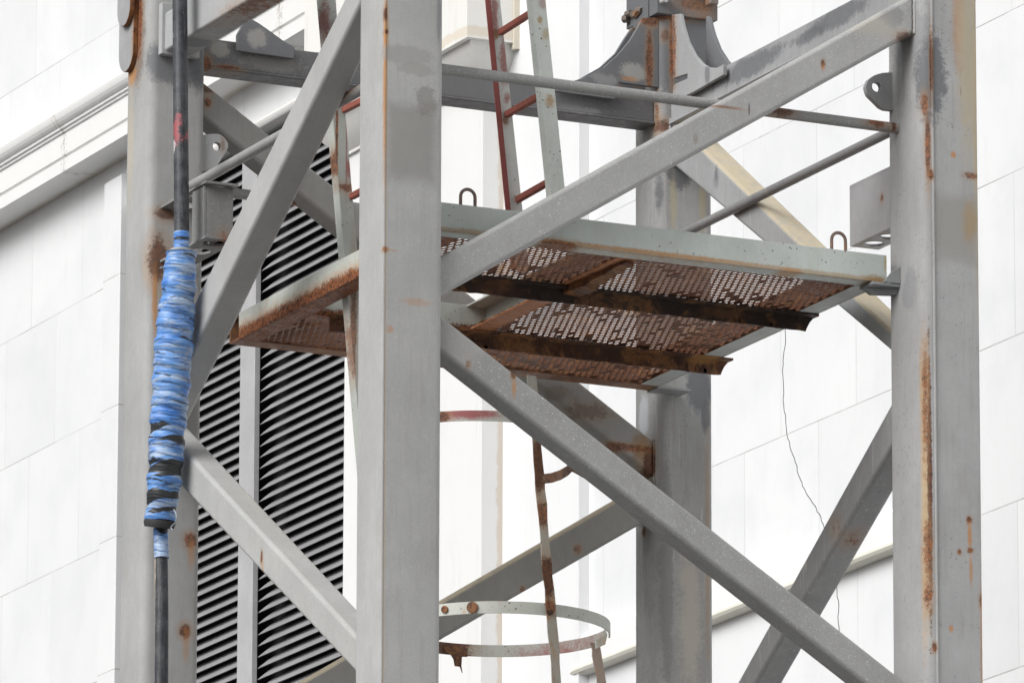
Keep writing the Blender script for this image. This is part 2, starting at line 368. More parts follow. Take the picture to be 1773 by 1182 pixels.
mG = paint('steel_brace_g', (.33, .325, .31), [st(onY(360, 178, by), (.015, .05, .025), RUST, .8, .6, 50), st(onY(360, 150, by), (.04, .05, .03), DRUST, .7, .7, 40),
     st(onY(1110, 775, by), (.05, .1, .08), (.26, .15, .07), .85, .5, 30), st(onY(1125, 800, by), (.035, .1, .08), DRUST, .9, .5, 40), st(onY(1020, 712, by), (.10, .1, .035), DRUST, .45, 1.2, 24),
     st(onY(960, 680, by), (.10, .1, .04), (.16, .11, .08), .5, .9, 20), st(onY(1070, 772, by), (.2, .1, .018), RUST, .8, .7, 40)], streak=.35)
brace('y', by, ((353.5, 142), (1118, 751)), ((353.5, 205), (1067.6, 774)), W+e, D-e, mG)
mI = paint('steel_brace_i', (.29, .285, .265), [st(onY(1000, 950, by), (.02, .1, .02), RUST, .6, .8, 60), st(onY(905, 1020, by), (.012, .1, .015), RUST, .7, .8, 60)], streak=.25, dust=.85)
brace('y', by, ((761, 1042), (1059, 870)), ((761, 1108), (1103, 911)), D-e, W+e, mI)
kp = [onX(1300, 330, bx+.07)]
mK = paint('steel_brace_k', (.37, .375, .38), [st(onX(1300, 300, bx+.12), (.075, .9, .9), (.60, .50, .32), 0, .4, 30), st(onX(1240, 310, bx), (.06, .03, .05), DGREY, .4, .6, 30), st(onX(1240, 300, bx), (.03, .015, .04), DGREY, .6, .5, 40)], drips=.35, streak=.2, dust=.95)
brace('x', bx, ((1223.6, 265), (1383.5, 420)), ((1169, 290.6), (1315, 415)), D-e, W+e, mK, t=.125)
mM = paint('steel_brace_m', (.33, .33, .33), [st(onX(1470, 915, bx+.06), (.06, .06, .06), RUST, .8, .8, 40), st(onX(1395, 975, bx), (.03, .012, .04), (.55, .52, .42), .7, .6, 60)], drips=.5, streak=.3)
brace('x', bx, ((1545, 692), (1275, 1181)), ((1545, 768), (1309, 1178)), W+e, D-e, mM)
# stub of the brace meeting the front leg below, its foot just in frame
# beams
def hz(on, px, py, at): return on(px, py, at).z
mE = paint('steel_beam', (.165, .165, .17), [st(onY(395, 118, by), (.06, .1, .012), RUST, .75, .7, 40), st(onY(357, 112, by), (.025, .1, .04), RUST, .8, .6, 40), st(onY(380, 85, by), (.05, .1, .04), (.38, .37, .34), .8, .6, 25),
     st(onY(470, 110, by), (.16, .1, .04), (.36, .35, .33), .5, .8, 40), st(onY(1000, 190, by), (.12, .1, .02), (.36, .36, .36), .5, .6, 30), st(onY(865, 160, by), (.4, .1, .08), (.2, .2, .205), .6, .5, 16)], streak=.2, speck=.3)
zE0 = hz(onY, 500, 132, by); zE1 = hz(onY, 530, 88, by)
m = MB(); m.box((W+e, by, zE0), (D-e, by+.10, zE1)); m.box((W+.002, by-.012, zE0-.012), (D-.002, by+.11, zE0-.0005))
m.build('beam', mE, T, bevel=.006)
mJ = paint('steel_beam_j', (.36, .365, .37), [st(onX(1300, 115, bx), (.1, .35, .05), DGREY, .75, .6, 16), st(onX(1450, 30, bx), (.1, .3, .05), DGREY, .75, .6, 16), st(onX(1400, 62, bx), (.1, .16, .03), DGREY, .7, .7, 20)], drips=.45, streak=.2)
zJ0 = hz(onX, 1394, 92, bx); zJ1 = hz(onX, 1361, 59, bx)
m = MB(); m.box((bx, W+e, zJ0), (bx+.10, D-e, zJ1)); m.box((bx-.012, W+.002, zJ0-.012), (bx+.11, D-.002, zJ0-.0005))
m.build('beam', mJ, T, bevel=.006)
mN = paint('steel_beam_n', (.42, .425, .43), [st(onX(450, 20, .1), (.12, .3, .06), RUST, .8, .9, 25), st(onX(335, 75, .1), (.12, .08, .06), DGREY, .55, .6, 25), st(onX(420, 60, .17), (.07, .4, .05), DGREY, .5, .6, 16)], streak=.25)
zN0 = hz(onX, 353, 47.5, .05)
m = MB(); m.box((.05, W+e, zN0), (.05+.13, D-.02, zN0+.16)); m.build('beam', mN, T, bevel=.012)
# flange plate and pipe guide on the left leg
m = MB(); m.box((.035, D-.035, zN0-.012), (.20, D-.001, zN0+.20)); m.build('end_plate', mN, T, bevel=.004)
m = MB(); m.box((.085, D-.30, zN0+.085), (.215, D-.037, zN0+.20)); m.box((.181, D-.34, zN0+.08), (.225, D-.301, zN0+.20))
m.build('pipe_guide', mN, T, bevel=.006)

# gusset plates with concave edges
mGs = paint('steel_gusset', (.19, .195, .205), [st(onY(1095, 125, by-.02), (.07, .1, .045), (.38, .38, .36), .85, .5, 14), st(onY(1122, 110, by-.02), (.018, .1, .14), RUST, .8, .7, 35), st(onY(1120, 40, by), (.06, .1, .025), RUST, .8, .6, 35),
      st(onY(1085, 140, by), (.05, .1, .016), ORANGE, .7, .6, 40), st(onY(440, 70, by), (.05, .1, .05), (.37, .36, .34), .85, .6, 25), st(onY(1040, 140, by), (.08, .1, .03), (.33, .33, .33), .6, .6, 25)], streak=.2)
mGr = paint('steel_gusset_right', (.39, .395, .40), [st(onX(1169, 85, bx-.02), (.1, .035, .17), RUST, .85, .8, 35), st(onX(1160, 70, bx-.02), (.1, .06, .3), DGREY, .6, .5, 25), st(onX(1237, 130, bx), (.1, .03, .05), DGREY, .7, .5, 30)], streak=.3)
def gusset(pts, on, at, ext, mat, bev=.003):
    m = MB(); m.prism([on(x, y, at) for x, y in pts], ext); return m.build('gusset_plate', mat, T, bevel=bev)
yg = by-.032
gusset([(1141, 30), (1113, 31), (1103, 50), (1090, 71), (1070, 95), (1045, 117), (1020, 131), (985, 143), (968, 148), (960, 158), (1065, 172), (1068, 152), (1073, 143), (1127, 150), (1141, 152)], onY, yg, (0, .018, 0), mGs)
gusset([(1120, 46), (1094, 48), (1082, 66), (1066, 92), (1040, 116), (1008, 134), (1008, 160), (1120, 168)], onY, by+.08, (0, .018, 0), mGs)
xg = bx-.032
gusset([(1163, 26), (1177, 24), (1181, 45), (1189, 72), (1201, 95), (1214, 110), (1226, 117), (1240, 118), (1252, 112), (1252, 130), (1200, 160), (1187, 166), (1165, 166), (1165, 147), (1190, 136), (1190, 128), (1165, 136)], onX, xg, (.018, 0, 0), mGr)
gusset([(1222, 28), (1226, 30), (1234, 60), (1244, 85), (1257, 105), (1264, 112), (1264, 130), (1222, 140)], onX, bx+.09, (.018, 0, 0), mGs)
gusset([(411, 60), (411, 88), (509, 102), (510.6, 82), (490, 70), (468, 54), (448, 40), (430, 30), (420, 44)], onY, yg, (0, .018, 0), mGs)
# splice collar around the back leg
zc = hz(onY, 1143, 26, D)
mCo = paint('steel_collar', (.17, .175, .185), [st(onY(1200, 12, D), (.09, .1, .03), RUST, .6, .8, 30), st(onY(1215, 60, D), (.06, .1, .1), RUST, .6, .8, 30)], rust=.1, streak=.3)
m = MB(); m.box((D-.022, D-.022, zc), (D+W+.012, D+W+.02, zc+.5)); m.box((D-.028, D+.05, zc-.02), (D-.023, D+.19, zc+.5))
m.box((D+.09, D-.035, zc+.10), (D+.2, D-.0225, zc+.3)); m.box((D+.19, D-.09, zc+.05), (D+.225, D-.036, zc+.3))
m.build('splice_collar', mCo, T, bevel=.006)
# clamp bolt on the collar
m = MB(); q = onY(1151, 1, D-.05); m.tube([q+V((0, .03, 0)), q+V((0, -.01, 0))], .011, 10); m.tube([q+V((.02, .03, .012)), q+V((.02, -.01, .012))], .008, 8); m.build('bolt', paint('galvanised', (.5, .5, .5)), T)
m = MB(); q = onX(1098, 24, D-.03)
for k in range(7):
    m.tube([q+V((0, .02*k-.07, random.uniform(-.012, .012))), q+V((random.uniform(-.01, .01), .02*k-.045, random.uniform(-.012, .012)))], random.uniform(.012, .02), 7)
m.build('rusted_weld', paint('rust_lump', (.2, .17, .15), rust=.5), T)

# reinforcement plates with round ends on the left leg
mRp = paint('steel_plate', (.37, .37, .38), [st(onX(236, 80, -.012), (.012, .03, .3), RUST, .9, .5, 30)], streak=.3)
def obround(cx, w, ytop, ybot, thick, x, mat):
    a = onX(cx-w, ybot, x); b = onX(cx+w, ybot, x); r = abs(a.y-b.y)/2; yc = (a.y+b.y)/2; zb = (a.z+b.z)/2 + r*.9; zt = onX(cx, ytop, x).z
    pts = [V((x, yc+r*math.cos(t), zb-1.1*r*math.sin(t))) for t in [math.pi*k/14 for k in range(15)]] + [V((x, yc-r, zt)), V((x, yc+r, zt))]
    m = MB(); m.prism(pts, (thick, 0, 0))
    o = m.build('reinforcing_plate', mat, T, bevel=.003); o.data.materials.append(MRUST)
    for p in o.data.polygons:
        if abs(p.normal.x) < .5: p.material_index = 1
    return o
MRUST = paint('rust_heavy', (.13, .055, .03), rust=.7, streak=.1)
obround(217.5, 12.5, -40, 118, .020, -.021, mRp)
obround(213.5, 11.0, -40, 40, .020, -.043, mRp)

# lugs with holes
def lug(pts, hole, r, y, mat):
    P = [onY(a, b, y) for a, b in pts]; hc = onY(*hole, y); N = 32
    outer = []
    L = [0]
    for i in range(len(P)): L.append(L[-1]+(P[(i+1) % len(P)]-P[i]).length)
    angs = [2*math.pi*k/N for k in range(N)]
    for a in angs:   # ray from the hole centre to the outline
        d = V((math.cos(a), 0, math.sin(a))); best = None
        for i in range(len(P)):
            A, B = P[i], P[(i+1) % len(P)]; ex, ez = B.x-A.x, B.z-A.z
            den = d.x*ez - d.z*ex
            if abs(den) < 1e-9: continue
            tt = ((A.x-hc.x)*ez - (A.z-hc.z)*ex)/den; uu = ((A.x-hc.x)*d.z - (A.z-hc.z)*d.x)/den
            if tt > 0 and -1e-6 <= uu <= 1+1e-6: best = tt if best is None else min(best, tt)
        outer.append(hc + d*best)
    hl = [hc + V((math.cos(a)*r, 0, math.sin(a)*r)) for a in angs]
    m = MB(); m.ringplate(outer, hl, (0, .025, 0))
    return m.build('lug', mat, T)
mLu = paint('steel_lug', (.44, .445, .45), [st(onY(391, 247, D), (.012, .1, .03), RUST, .5, .8, 60), st(onY(362, 285, D), (.03, .1, .025), (.42, .42, .42), .8, .6, 40), st(onY(1522, 170, .1), (.015, .2, .02), RUST, .5, .8, 60)], streak=.2)
lug([(349, 234), (373, 231.5), (382, 233), (390, 240), (395.5, 250), (394, 258), (373, 292), (347, 296)], (375.6, 253.8), .018, D+.03, mLu)
lug([(1562, 126), (1530, 126), (1515, 130), (1504, 138), (1499, 150), (1503, 164), (1528, 189), (1562, 193)], (1518, 150.5), .020, .235, mLu)

# round guard rails
mRail = paint('steel_rail', (.33, .33, .325), [st(onY(1350, 192, .2), (.06, .05, .03), DRUST, .8, .7, 50), st(onY(1515, 215, .2), (.05, .05, .02), RUST, .85, .8, 50), st(onY(1544, 218, .2), (.012, .05, .03), DRUST, .85, .5, 50),
        st(onX(600, 165, .19), (.05, .12, .02), RUST, .8, .5, 40), st(onY(510, 346, D+.15), (.05, .05, .03), RUST, .8, .5, 40)], speck=.9, streak=.1)
mRail2 = paint('steel_rail_smooth', (.25, .25, .25), [st(onX(1333, 332, D+.03), (.03, .01, .02), (.40, .33, .22), .8, .5, 60)], streak=.1, speck=.2)
def rail(a, b, r, mat):
    m = MB(); n = 12; m.tube([a+(b-a)*(k/n) for k in range(n+1)], r, 20); return m.build('guard_rail', mat, T)
p1 = onY(1155, 172, .2); rail(V((W-.02, .2, p1.z+.006)), V((D+.002, .2, p1.z)), .0205, mRail)
p5 = onX(1370, 313, D+.03); rail(V((D+.03, W-.01, p5.z+.002)), V((D+.03, D+.01, p5.z)), .0195, mRail2)
p3 = onX(410, 278, .19); rail(V((.19, W-.01, p3.z)), V((.19, D+.01, p3.z)), .021, mRail)
p4 = onY(500, 346, D+.15); rail(V((W-.01, D+.15, p4.z)), V((D+.01, D+.15, p4.z)), .021, mRail)

# pipe bracket on the left leg
mBr = paint('galvanised_bracket', (.25, .25, .245), [st(onY(388, 420, D-.42), (.03, .08, .05), RUST, .55, .9, 60)], speck=.5, streak=.2)
zb1 = onZ(361, 317, 0); zb1 = onY(361, 319, D-.43).z
zb0 = onY(361, 414, D-.43).z
def holed_plate(m, x0, x1, y0, y1, z, th, holes, r):
    # strip plate cut in cells, one hole each
    hs = sorted(holes, key=lambda q: q[1]); ys = [y0] + [(hs[i][1]+hs[i+1][1])/2 for i in range(len(hs)-1)] + [y1]
    for i, (hx, hy) in enumerate(hs):
        a, b = ys[i], ys[i+1]; N = 32; outer = []
        for k in range(N):
            t = 2*math.pi*k/N; dx, dy = math.cos(t), math.sin(t); q = 1e9
            if dx > 1e-6: q = min(q, (x1-hx)/dx)
            if dx < -1e-6: q = min(q, (x0-hx)/dx)
            if dy > 1e-6: q = min(q, (b-hy)/dy)
            if dy < -1e-6: q = min(q, (a-hy)/dy)
            outer.append(V((hx+dx*q, hy+dy*q, z)))
        # snap the nearest ray points to the four corners
        for cx_, cy_ in ((x0, a), (x1, a), (x1, b), (x0, b)):
            k = min(range(N), key=lambda i: (outer[i].x-cx_)**2+(outer[i].y-cy_)**2); outer[k] = V((cx_, cy_, z))
        hl = [V((hx+r*math.cos(2*math.pi*k/N), hy+r*math.sin(2*math.pi*k/N), z)) for k in range(N)]
        m.ringplate(outer, hl, (0, 0, th))
for zz in (zb1, zb0):
    m = MB(); holed_plate(m, .055, .195, D-.45, D-.001, zz, .009, [(.125, D-.375), (.125, D-.23), (.125, D-.08)], .045); m.build('pipe_bracket', mBr, T)
m = MB(); m.box((.062, D-.415, zb0+.010), (.075, D-.30, zb1-.001)); m.box((.0755, D-.415, zb0+.010), (.188, D-.404, zb1-.001)); m.box((.135, D-.4045, zb0+.010), (.143, D-.30, zb1-.001))
m.build('bracket_web', mBr, T, bevel=.003)
# cable bracket on the right leg
mCb = paint('steel_cable_bracket', (.39, .39, .395), [st(onX(1519, 342, D+.0), (.03, .018, .022), RUST, .85, .8, 60), st(onX(1538, 410, D+.06), (.03, .06, .012), RUST, .7, .8, 60)], streak=.2)
xcb = D+.02
a = onX(1471, 326, xcb); b = onX(1471, 427, xcb)
m = MB(); m.box((xcb, W-.001, b.z), (xcb+.010, a.y, a.z)); m.box((xcb, W-.001, a.z+.0005), (xcb+.125, a.y, a.z+.010))
holed_plate(m, xcb+.0105, xcb+.125, W-.001, a.y, b.z, .010, [(xcb+.066, a.y-.075), (xcb+.066, a.y-.20), (xcb+.066, W+.04)], .040)
m.build('cable_bracket', mCb, T, bevel=.0)
# platform cleats
mCl = paint('steel_cleat', (.30, .305, .31), streak=.2)
q = onX(1558, 495, D-.0)
m = MB(); m.box((D-.12, q.y-.004, q.z-.006), (D-.001, q.y+.10, q.z+.006)); m.prism([V((D-.001, q.y-.008, q.z+.0065)), V((D-.001, q.y-.008, q.z+.075)), V((D-.035, q.y-.008, q.z+.055)), V((D-.075, q.y-.008, q.z+.0065))], (0, .008, 0))
m.prism([V((D-.001, q.y+.012, q.z-.0065)), V((D-.001, q.y+.02, q.z-.03)), V((D-.09, q.y+.05, q.z-.03)), V((D-.12, q.y+.06, q.z-.0065))], (0, .03, 0))
m.build('cleat', mCl, T, bevel=.002)
q = onY(1143, 677, D-.02)
m = MB(); m.box((D-.06, D-.10, q.z-.008), (D+.09, D-.001, q.z+.002)); m.build('cleat', mCl, T, bevel=.002)
# small plates on the far side of the back leg
for y0_, y1_ in ((363, 430), (1030, 1105)):
    a = onX(1097, y0_, D+.0); b = onX(1097, y1_, D)
    m = MB(); m.prism([V((D+.03, D+W+.001, a.z)), V((D+.03, a.y+.03, a.z-.01)), V((D+.03, a.y+.03, b.z+.05)), V((D+.03, D+W+.001, b.z))], (.012, 0, 0)); m.build('stub_plate', paint('steel_stub', (.36, .36, .36)), T)

# ================================================================== WORK PLATFORM
yF = .20
zTop = onY(1150, 396, yF).z; zBot = onY(1150, 444, yF).z
xR = onY(1535.5, 470, yF).x
yBk = D-.012
xL = onY(397, 590, yBk).x
CH = zTop-zBot
print('platform', zTop, zBot, CH, xL, xR, 'zback', onY(900, 645, yBk).z)
PLAT = thing('work_platform', 'rusty expanded metal work platform with pale green edge channels inside the tower', 'platform', ((xL+xR)/2, (yF+yBk)/2, zBot))
PALE = (.56, .60, .57)
def rline(a, r, amt=.9, col=RUST, rag=.5, nsc=40): return st(a, r, col, amt, rag, nsc)
mPf = paint('pale_front', PALE, [rline(V((1.0, yF, zBot+.006)), (BIG, .03, .013), .65, (.38, .25, .12), .7, 30), rline(onY(970, 425, yF), (.10, .2, .022), .95, RUST, .6, 40), rline(onY(1370, 470, yF), (.06, .2, .018), .7, ORANGE, .6, 40),
        rline(onY(1515, 485, yF), (.05, .2, .025), .8, (.30, .17, .06), .7, 50), rline(onY(1533, 455, yF), (.008, .05, .05), .7, (.42, .33, .1), .4, 50), rline(onY(1150, 440, yF), (.5, .2, .012), .6, ORANGE, .6, 40)], pits=.95, streak=.15)
# rusted side channel: pale above, rust creeping up from below
zc_ = zBot
mPs = paint('pale_side', (.55, .57, .52), [rline(V((0, 0, zBot+.028)), (BIG, BIG, .05), .45, ORANGE, .7, 25), rline(V((0, 0, zBot-.004)), (BIG, BIG, .058), 1, RUST, .5, 16), rline(onX(545, 462, xL), (.05, .07, .022), .8, (.42, .13, .09), .6, 22), rline(onX(610, 415, xL), (.05, .18, .03), .55, ORANGE, .7, 22)], pits=.6, streak=.3, rust=.12)
mPi = paint('pale_inner', (.53, .56, .52), [rline(V((0, 0, zBot-.004)), (BIG, BIG, .036), 1, RUST, .6, 16), rline(onY(868, 575, 1.5), (.035, .2, .09), .9, RUST, .6, 25)], pits=.7, streak=.3)
mPu = paint('pale_under', (.40, .42, .39), [], rust=.45, pits=.6, streak=.2)
def channel(x0, y0, x1, y1, inward, mat, z0=zBot, h=CH, name='toe_board', fl=.09):
    """upright web with a bottom and a top flange turned inward"""
    m = MB(); th = .008
    if inward[1]:
        s = inward[1]
        m.box((x0, min(y0, y0+s*th), z0), (x1, max(y0, y0+s*th), z0+h))
        m.box((x0, min(y0+s*(th+.0005), y0+s*fl), z0), (x1, max(y0+s*(th+.0005), y0+s*fl), z0+.008)); m.box((x0, min(y0+s*(th+.0005), y0+s*fl), z0+h-.008), (x1, max(y0+s*(th+.0005), y0+s*fl), z0+h))
    else:
        s = inward[0]
        m.box((min(x0, x0+s*th), y0, z0), (max(x0, x0+s*th), y1, z0+h))
        m.box((min(x0+s*(th+.0005), x0+s*fl), y0, z0), (max(x0+s*(th+.0005), x0+s*fl), y1, z0+.008)); m.box((min(x0+s*(th+.0005), x0+s*fl), y0, z0+h-.008), (max(x0+s*(th+.0005), x0+s*fl), y1, z0+h))
    return m.build(name, mat, PLAT, bevel=.002, seg=2)
channel(xL-.05, yF, xR, yF, (0, 1), mPf)
mRi = paint('rusty_channel', (.20, .10, .06), rust=.5, streak=.1, rustcol=(.2, .08, .04))
mPe = paint('pale_end', (.50, .52, .50), rust=.12, pits=.5)
channel(xL, yBk, xR, yBk, (0, -1), mRi)
channel(xL, yF+.091, xL, yBk-.091, (1, 0), mPs)
co = channel(xR, yF+.091, xR, yBk-.091, (-1, 0), mRi); co.data.materials.append(mPe)
for p in co.data.polygons:
    if p.normal.z < -.5 or p.normal.x > .5: p.material_index = 1
# hatch frame
xH = onY(1112, 460, yF+.06).x
yH = onZ(860, 580, zBot).y
xH2 = onZ(862, 606, zBot).x
print('hatch', xH, xH2, yH)
channel(xL+.092, yH, xH-.001, yH, (0, 1), mPi)
xHm = xH
mPh = paint('pale_hatch', (.55, .56, .50), [rline(V((0, 0, zBot-.004)), (BIG, BIG, .055), 1, (.58, .25, .115), .4, 16), rline(V((0, 0, zBot-.006)), (BIG, BIG, .030), .5, RUST, 1.4, 14), rline(V((xHm, .9, zBot+.04)), (.1, .16, .05), .7, (.42, .13, .09), .7, 20)], pits=.5)
channel(xHm, yF+.092, xHm, yH, (-1, 0), mPh)
# rusty joists under the grating
mJo = paint('joist_rust', (.042, .028, .022), [st(onZ(1260, 540, zBot-.03), (.12, .1, .03), (.20, .10, .045), .6, .8, 30), st(onZ(1010, 520, zBot-.03), (.07, .1, .05), (.11, .05, .03), .8, .6, 20), st(onZ(850, 500, zBot-.03), (.12, .1, .05), (.10, .045, .028), .7, .7, 20)], rust=.4, streak=.1, rustcol=(.10, .042, .025))
zq = zBot-.001
yQ1 = onZ(1100, 512, zBot).y; yQ2 = onZ(1100, 606, zBot).y
xQ1 = onY(1408, 560, yQ1).x; xQ2 = onY(1260, 630, yQ2).x
print('joists', yQ1, yQ2, xQ1, xQ2, xR)
def joist(x0, x1, y, mat):
    m = MB(); n = 60; th = .008; hh = .060
    secs = []
    for k in range(n+1):
        x = x0+(x1-x0)*k/n; j = lambda: random.uniform(-.0022, .0022)
        secs.append([V((x, y-.05, zq)), V((x, y, zq)), V((x, y+th, zq-.001)), V((x, y+th, zq-hh+j())), V((x, y+j(), zq-hh+j())), V((x, y, zq-th)), V((x, y-.05+j(), zq-th+j()))])
    secs[-1][3] += V((-.045, 0, 0)); secs[-1][4] += V((-.045, 0, 0))
    m.loft(secs); 
    # scale flakes of rust hanging from the angle
    for k in range(26):
        x = random.uniform(x0+.05, x1-.05); l = random.uniform(.008, .03)
        m.box((x, y-.0025, zq-hh-.003+random.uniform(0, .01)), (x+l, y-.0004, zq-hh+random.uniform(.012, .035)))
    return m.build('joist', mat, PLAT)
joist(xL+.012, xQ1, yQ1, mJo); 
mJo2 = paint('joist_rust_b', (.075, .036, .023), [st(onY(1215, 620, yQ2), (.09, .2, .03), (.38, .20, .07), .8, .6, 30), st(onY(545, 560, yQ2), (.1, .2, .03), (.24, .09, .04), .6, .7, 20)], rust=.5, streak=.1, rustcol=(.14, .055, .03))
joist(xL+.16, xQ2, yQ2, mJo2)
# ragged cross piece under the hatch side
m = MB(); secs = []; yS0 = yF+.11; yS1 = yQ1+.035; rnd = random.Random(21)
for k in range(31):
    y = yS0+(yS1-yS0)*k/30; w = .018+.020*(k/30)+rnd.uniform(-.005, .005); dz = .016+.012*math.sin(k/30*math.pi)+rnd.uniform(-.004, .004)+(.014 if 17 < k < 29 else 0)
    secs.append([V((xHm-.03-w, y, zq-.002)), V((xHm-.02+w*.5, y, zq-.002)), V((xHm-.02+w*.5, y, zq-dz)), V((xHm-.03-w+rnd.uniform(-.003, .003), y, zq-dz*.7))])
m.loft(secs); m.build('stiffener', paint('stiffener_rust', (.12, .055, .033), rust=.6, rustcol=(.16, .06, .03), streak=.1), PLAT)

# expanded-metal grating: zigzag strands running along y, real open diamonds
def grating(x0, x1, y0, y1, holes=()):
    m = MB(); SW, LW = .0257, .0726; th = .0044; ht = .0038
    n = int((x1-x0)/(SW/2)); z0 = zBot+.009
    for i in range(n+1):
        xc = x0 + i*SW/2; sgn = 1 if i % 2 else -1
        k = 0; y = y0; pts = []
        while y < y1:
            bond = (k % 2 == 0)
            # strand swings between neighbours every half cell
            off = SW/4*1.12*sgn*(1 if (k//1) % 2 == 0 else -1)
            pts.append(V((xc+off, y, z0))); y += LW/2*.82 if False else LW/2; k += 1
        run = []
        for p in pts + [None]:
            if p is not None and not any(a < p.x < b and c < p.y < d for a, b, c, d in holes): run.append(p); continue
            if len(run) > 1:
                vs = []; fs = []
                for j, q in enumerate(run):
                    jz = .0011*math.sin(q.x*9)+.0011*math.sin(q.y*7+q.x*3)
                    q = q+V((0, 0, jz))
                    vs += [q+V((-th, 0, 0)), q+V((th, 0, .0)), q+V((th, .001, ht)), q+V((-th, .001, ht))]
                for j in range(len(run)-1):
                    o = 4*j
                    for a_ in range(4):
                        b_ = (a_+1) % 4; fs.append((o+a_, o+b_, o+4+b_, o+4+a_))
                fs += [(3, 2, 1, 0), tuple(4*(len(run)-1)+a_ for a_ in range(4))]
                m.add(vs, fs)
            run = []
    # cells clogged with scale, leaving open patches
    rnd = random.Random(3); fill = []
    op = [(onZ(px, py, zBot), rx, ry) for px, py, rx, ry in ((925, 447, .10, .20), (1060, 480, .16, .22), (1300, 490, .26, .22), (1390, 505, .14, .16), (1040, 570, .24, .16), (785, 428, .12, .16), (1180, 495, .12, .1), (1270, 575, .07, .06), (540, 585, .3, .05))]
    for i in range(n):
        x = x0+(i+.5)*SW/2; sgn = 1 if i % 2 else -1; k = 1
        while y0+(k+1)*LW/2 < y1:
            sk = sgn*(1 if k % 2 == 0 else -1)
            if sk < 0:
                y = y0+k*LW/2
                o = min(((x-c.x)/rx)**2+((y-c.y)/ry)**2 for c, rx, ry in op) + .5*math.sin(x*23+y*9)*math.sin(y*17-x*13)
                p = .02 if o < .6 else (.08 if o < 1.1 else .26)
                if rnd.random() < p and not any(a < x < b and c < y < d for a, b, c, d in holes):
                    z = z0+.0004; q = .62 if rnd.random() < .3 else 1.
                    fill.append([V((x, y-LW/2, z)), V((x+SW/2, y, z+rnd.uniform(-.0006, .0006))), V((x, y+LW/2*q, z)), V((x-SW/2*q, y, z))])
            k += 1
    nf = len(m.f)
    for f in fill: m.add(f, [(0, 1, 2, 3)])
    m.nfill = nf
    return m
GR = paint('grating_rust', (.21, .092, .052), rust=.35, streak=0, rustcol=(.20, .075, .035))
gm = grating(xL+.015, xR-.015, yF+.015, yBk-.015, [(xL+.09, xHm-.09, yQ1+.03, yH)])
go = gm.build('grating', GR, PLAT, smooth=False)
go.data.materials.append(paint('grating_scale', (.16, .072, .043), rust=.2, streak=0, rustcol=(.13, .052, .026)))
for p in go.data.polygons[gm.nfill:]: p.material_index = 1
# lifting loops on the front channel
mLp = paint('loop_rust', (.22, .16, .14), rust=.45, streak=0)
for (pa, pb, pt) in (((797.5, 352), (822.5, 354), 328), ((1440, 429), (1464, 431), 403)):
    a = onY(*pa, yF+.03); b = onY(*pb, yF+.03); zt = onY((pa[0]+pb[0])/2, pt, yF+.03).z; r = (b.x-a.x)/2; cx = (a.x+b.x)/2
    pts = [V((a.x, yF+.03, zTop))] + [V((cx-r*math.cos(t), yF+.03, zt-r+r*math.sin(t))) for t in [math.pi*k/12 for k in range(13)]] + [V((b.x, yF+.03, zTop))]
    m = MB(); m.tube(pts, .0065, 10); m.build('lifting_loop', mLp, PLAT)

# ================================================================== LADDERS
def stile(name, parent, pa, pb, w, t, y, mat, zlim=None, red=None, n=20, angle=True):
    """bar leaning in the x-z plane: pa/pb = pixels on its left edge, w = width along x, angle leg of depth t along +y"""
    A = onY(*pa, y); B = onY(*pb, y); dr = (A-B).normalized()
    if zlim is not None: B = A + (B-A)*((zlim-A.z)/(B.z-A.z))
    A = B + (A-B)*(1.12 if zlim == .4 else 2.3)
    m = MB(); L = .006
    wv = V((w, 0, 0))
    def bar(P, ex, ey): m.prism([P, P+V((ex, 0, 0)), P+V((ex, ey, 0)), P+V((0, ey, 0))], B-A)
    bar(A, w, L)
    if angle: bar(A+V((0, L+.0005, 0)), L, t)
    return m.build(name, mat, parent, bevel=.0012, seg=1)
xf = onY(889, 372, .71)
LAD = thing('ladder', 'upright ladder with pale green stiles and red rungs standing on the platform', 'ladder', (xf.x, .55, zBot+.018))
mS1 = paint('ladder_stile_red', (.64, .65, .62), [st(onY(856, 20, .71), (.02, .1, .12), RED, .8, .8, 18), st(onY(872, 110, .71), (.025, .1, .10), RED, .8, .8, 18), st(onY(878, 170, .71), (.02, .1, .03), RED, .8, .8, 22), st(onY(858, 60, .71), (.02, .1, .025), (.35, .2, .08), .8, .8, 40), st(onY(875, 210, .71), (.014, .1, .02), RUST, .7, .8, 40)], pits=1., streak=.2)
mS2 = paint('ladder_stile', (.66, .69, .65), [st(onY(935, 35, .35), (.012, .1, .02), (.40, .25, .1), .8, .8, 50), st(onY(945, 60, .35), (.02, .1, .03), (.42, .30, .12), .6, .9, 50), st(onY(952, 175, .35), (.025, .1, .03), (.42, .24, .1), .75, .8, 40), st(onY(940, 5, .35), (.02, .1, .03), RED, .5, .8, 30)], pits=1., streak=.2)
mRg = paint('rung_red', (.31, .10, .075), rust=.3, streak=.1, rustcol=(.38, .14, .05))
stile('stile', LAD, (846.0, 0), (868+14, 335), .049, .0, .71, mS1, zlim=zBot+.018, angle=False)
mRd = paint('stile_flange_red', (.29, .085, .075), streak=.1, pits=.4)
A = onY(837, -40, .70); B = onY(876, 363, .70); B = A+(B-A)*((zBot+.018-A.z)/(B.z-A.z)); A = B+(A-B)*2.1
m = MB(); m.prism([A, A+V((.021, 0, 0)), A+V((.021, .006, 0)), A+V((0, .006, 0))], B-A); m.build('stile_flange', mRd, LAD)
stile('stile', LAD, (919, -5), (952, 318), .062, .035, .35, mS2, zlim=zBot+.018)
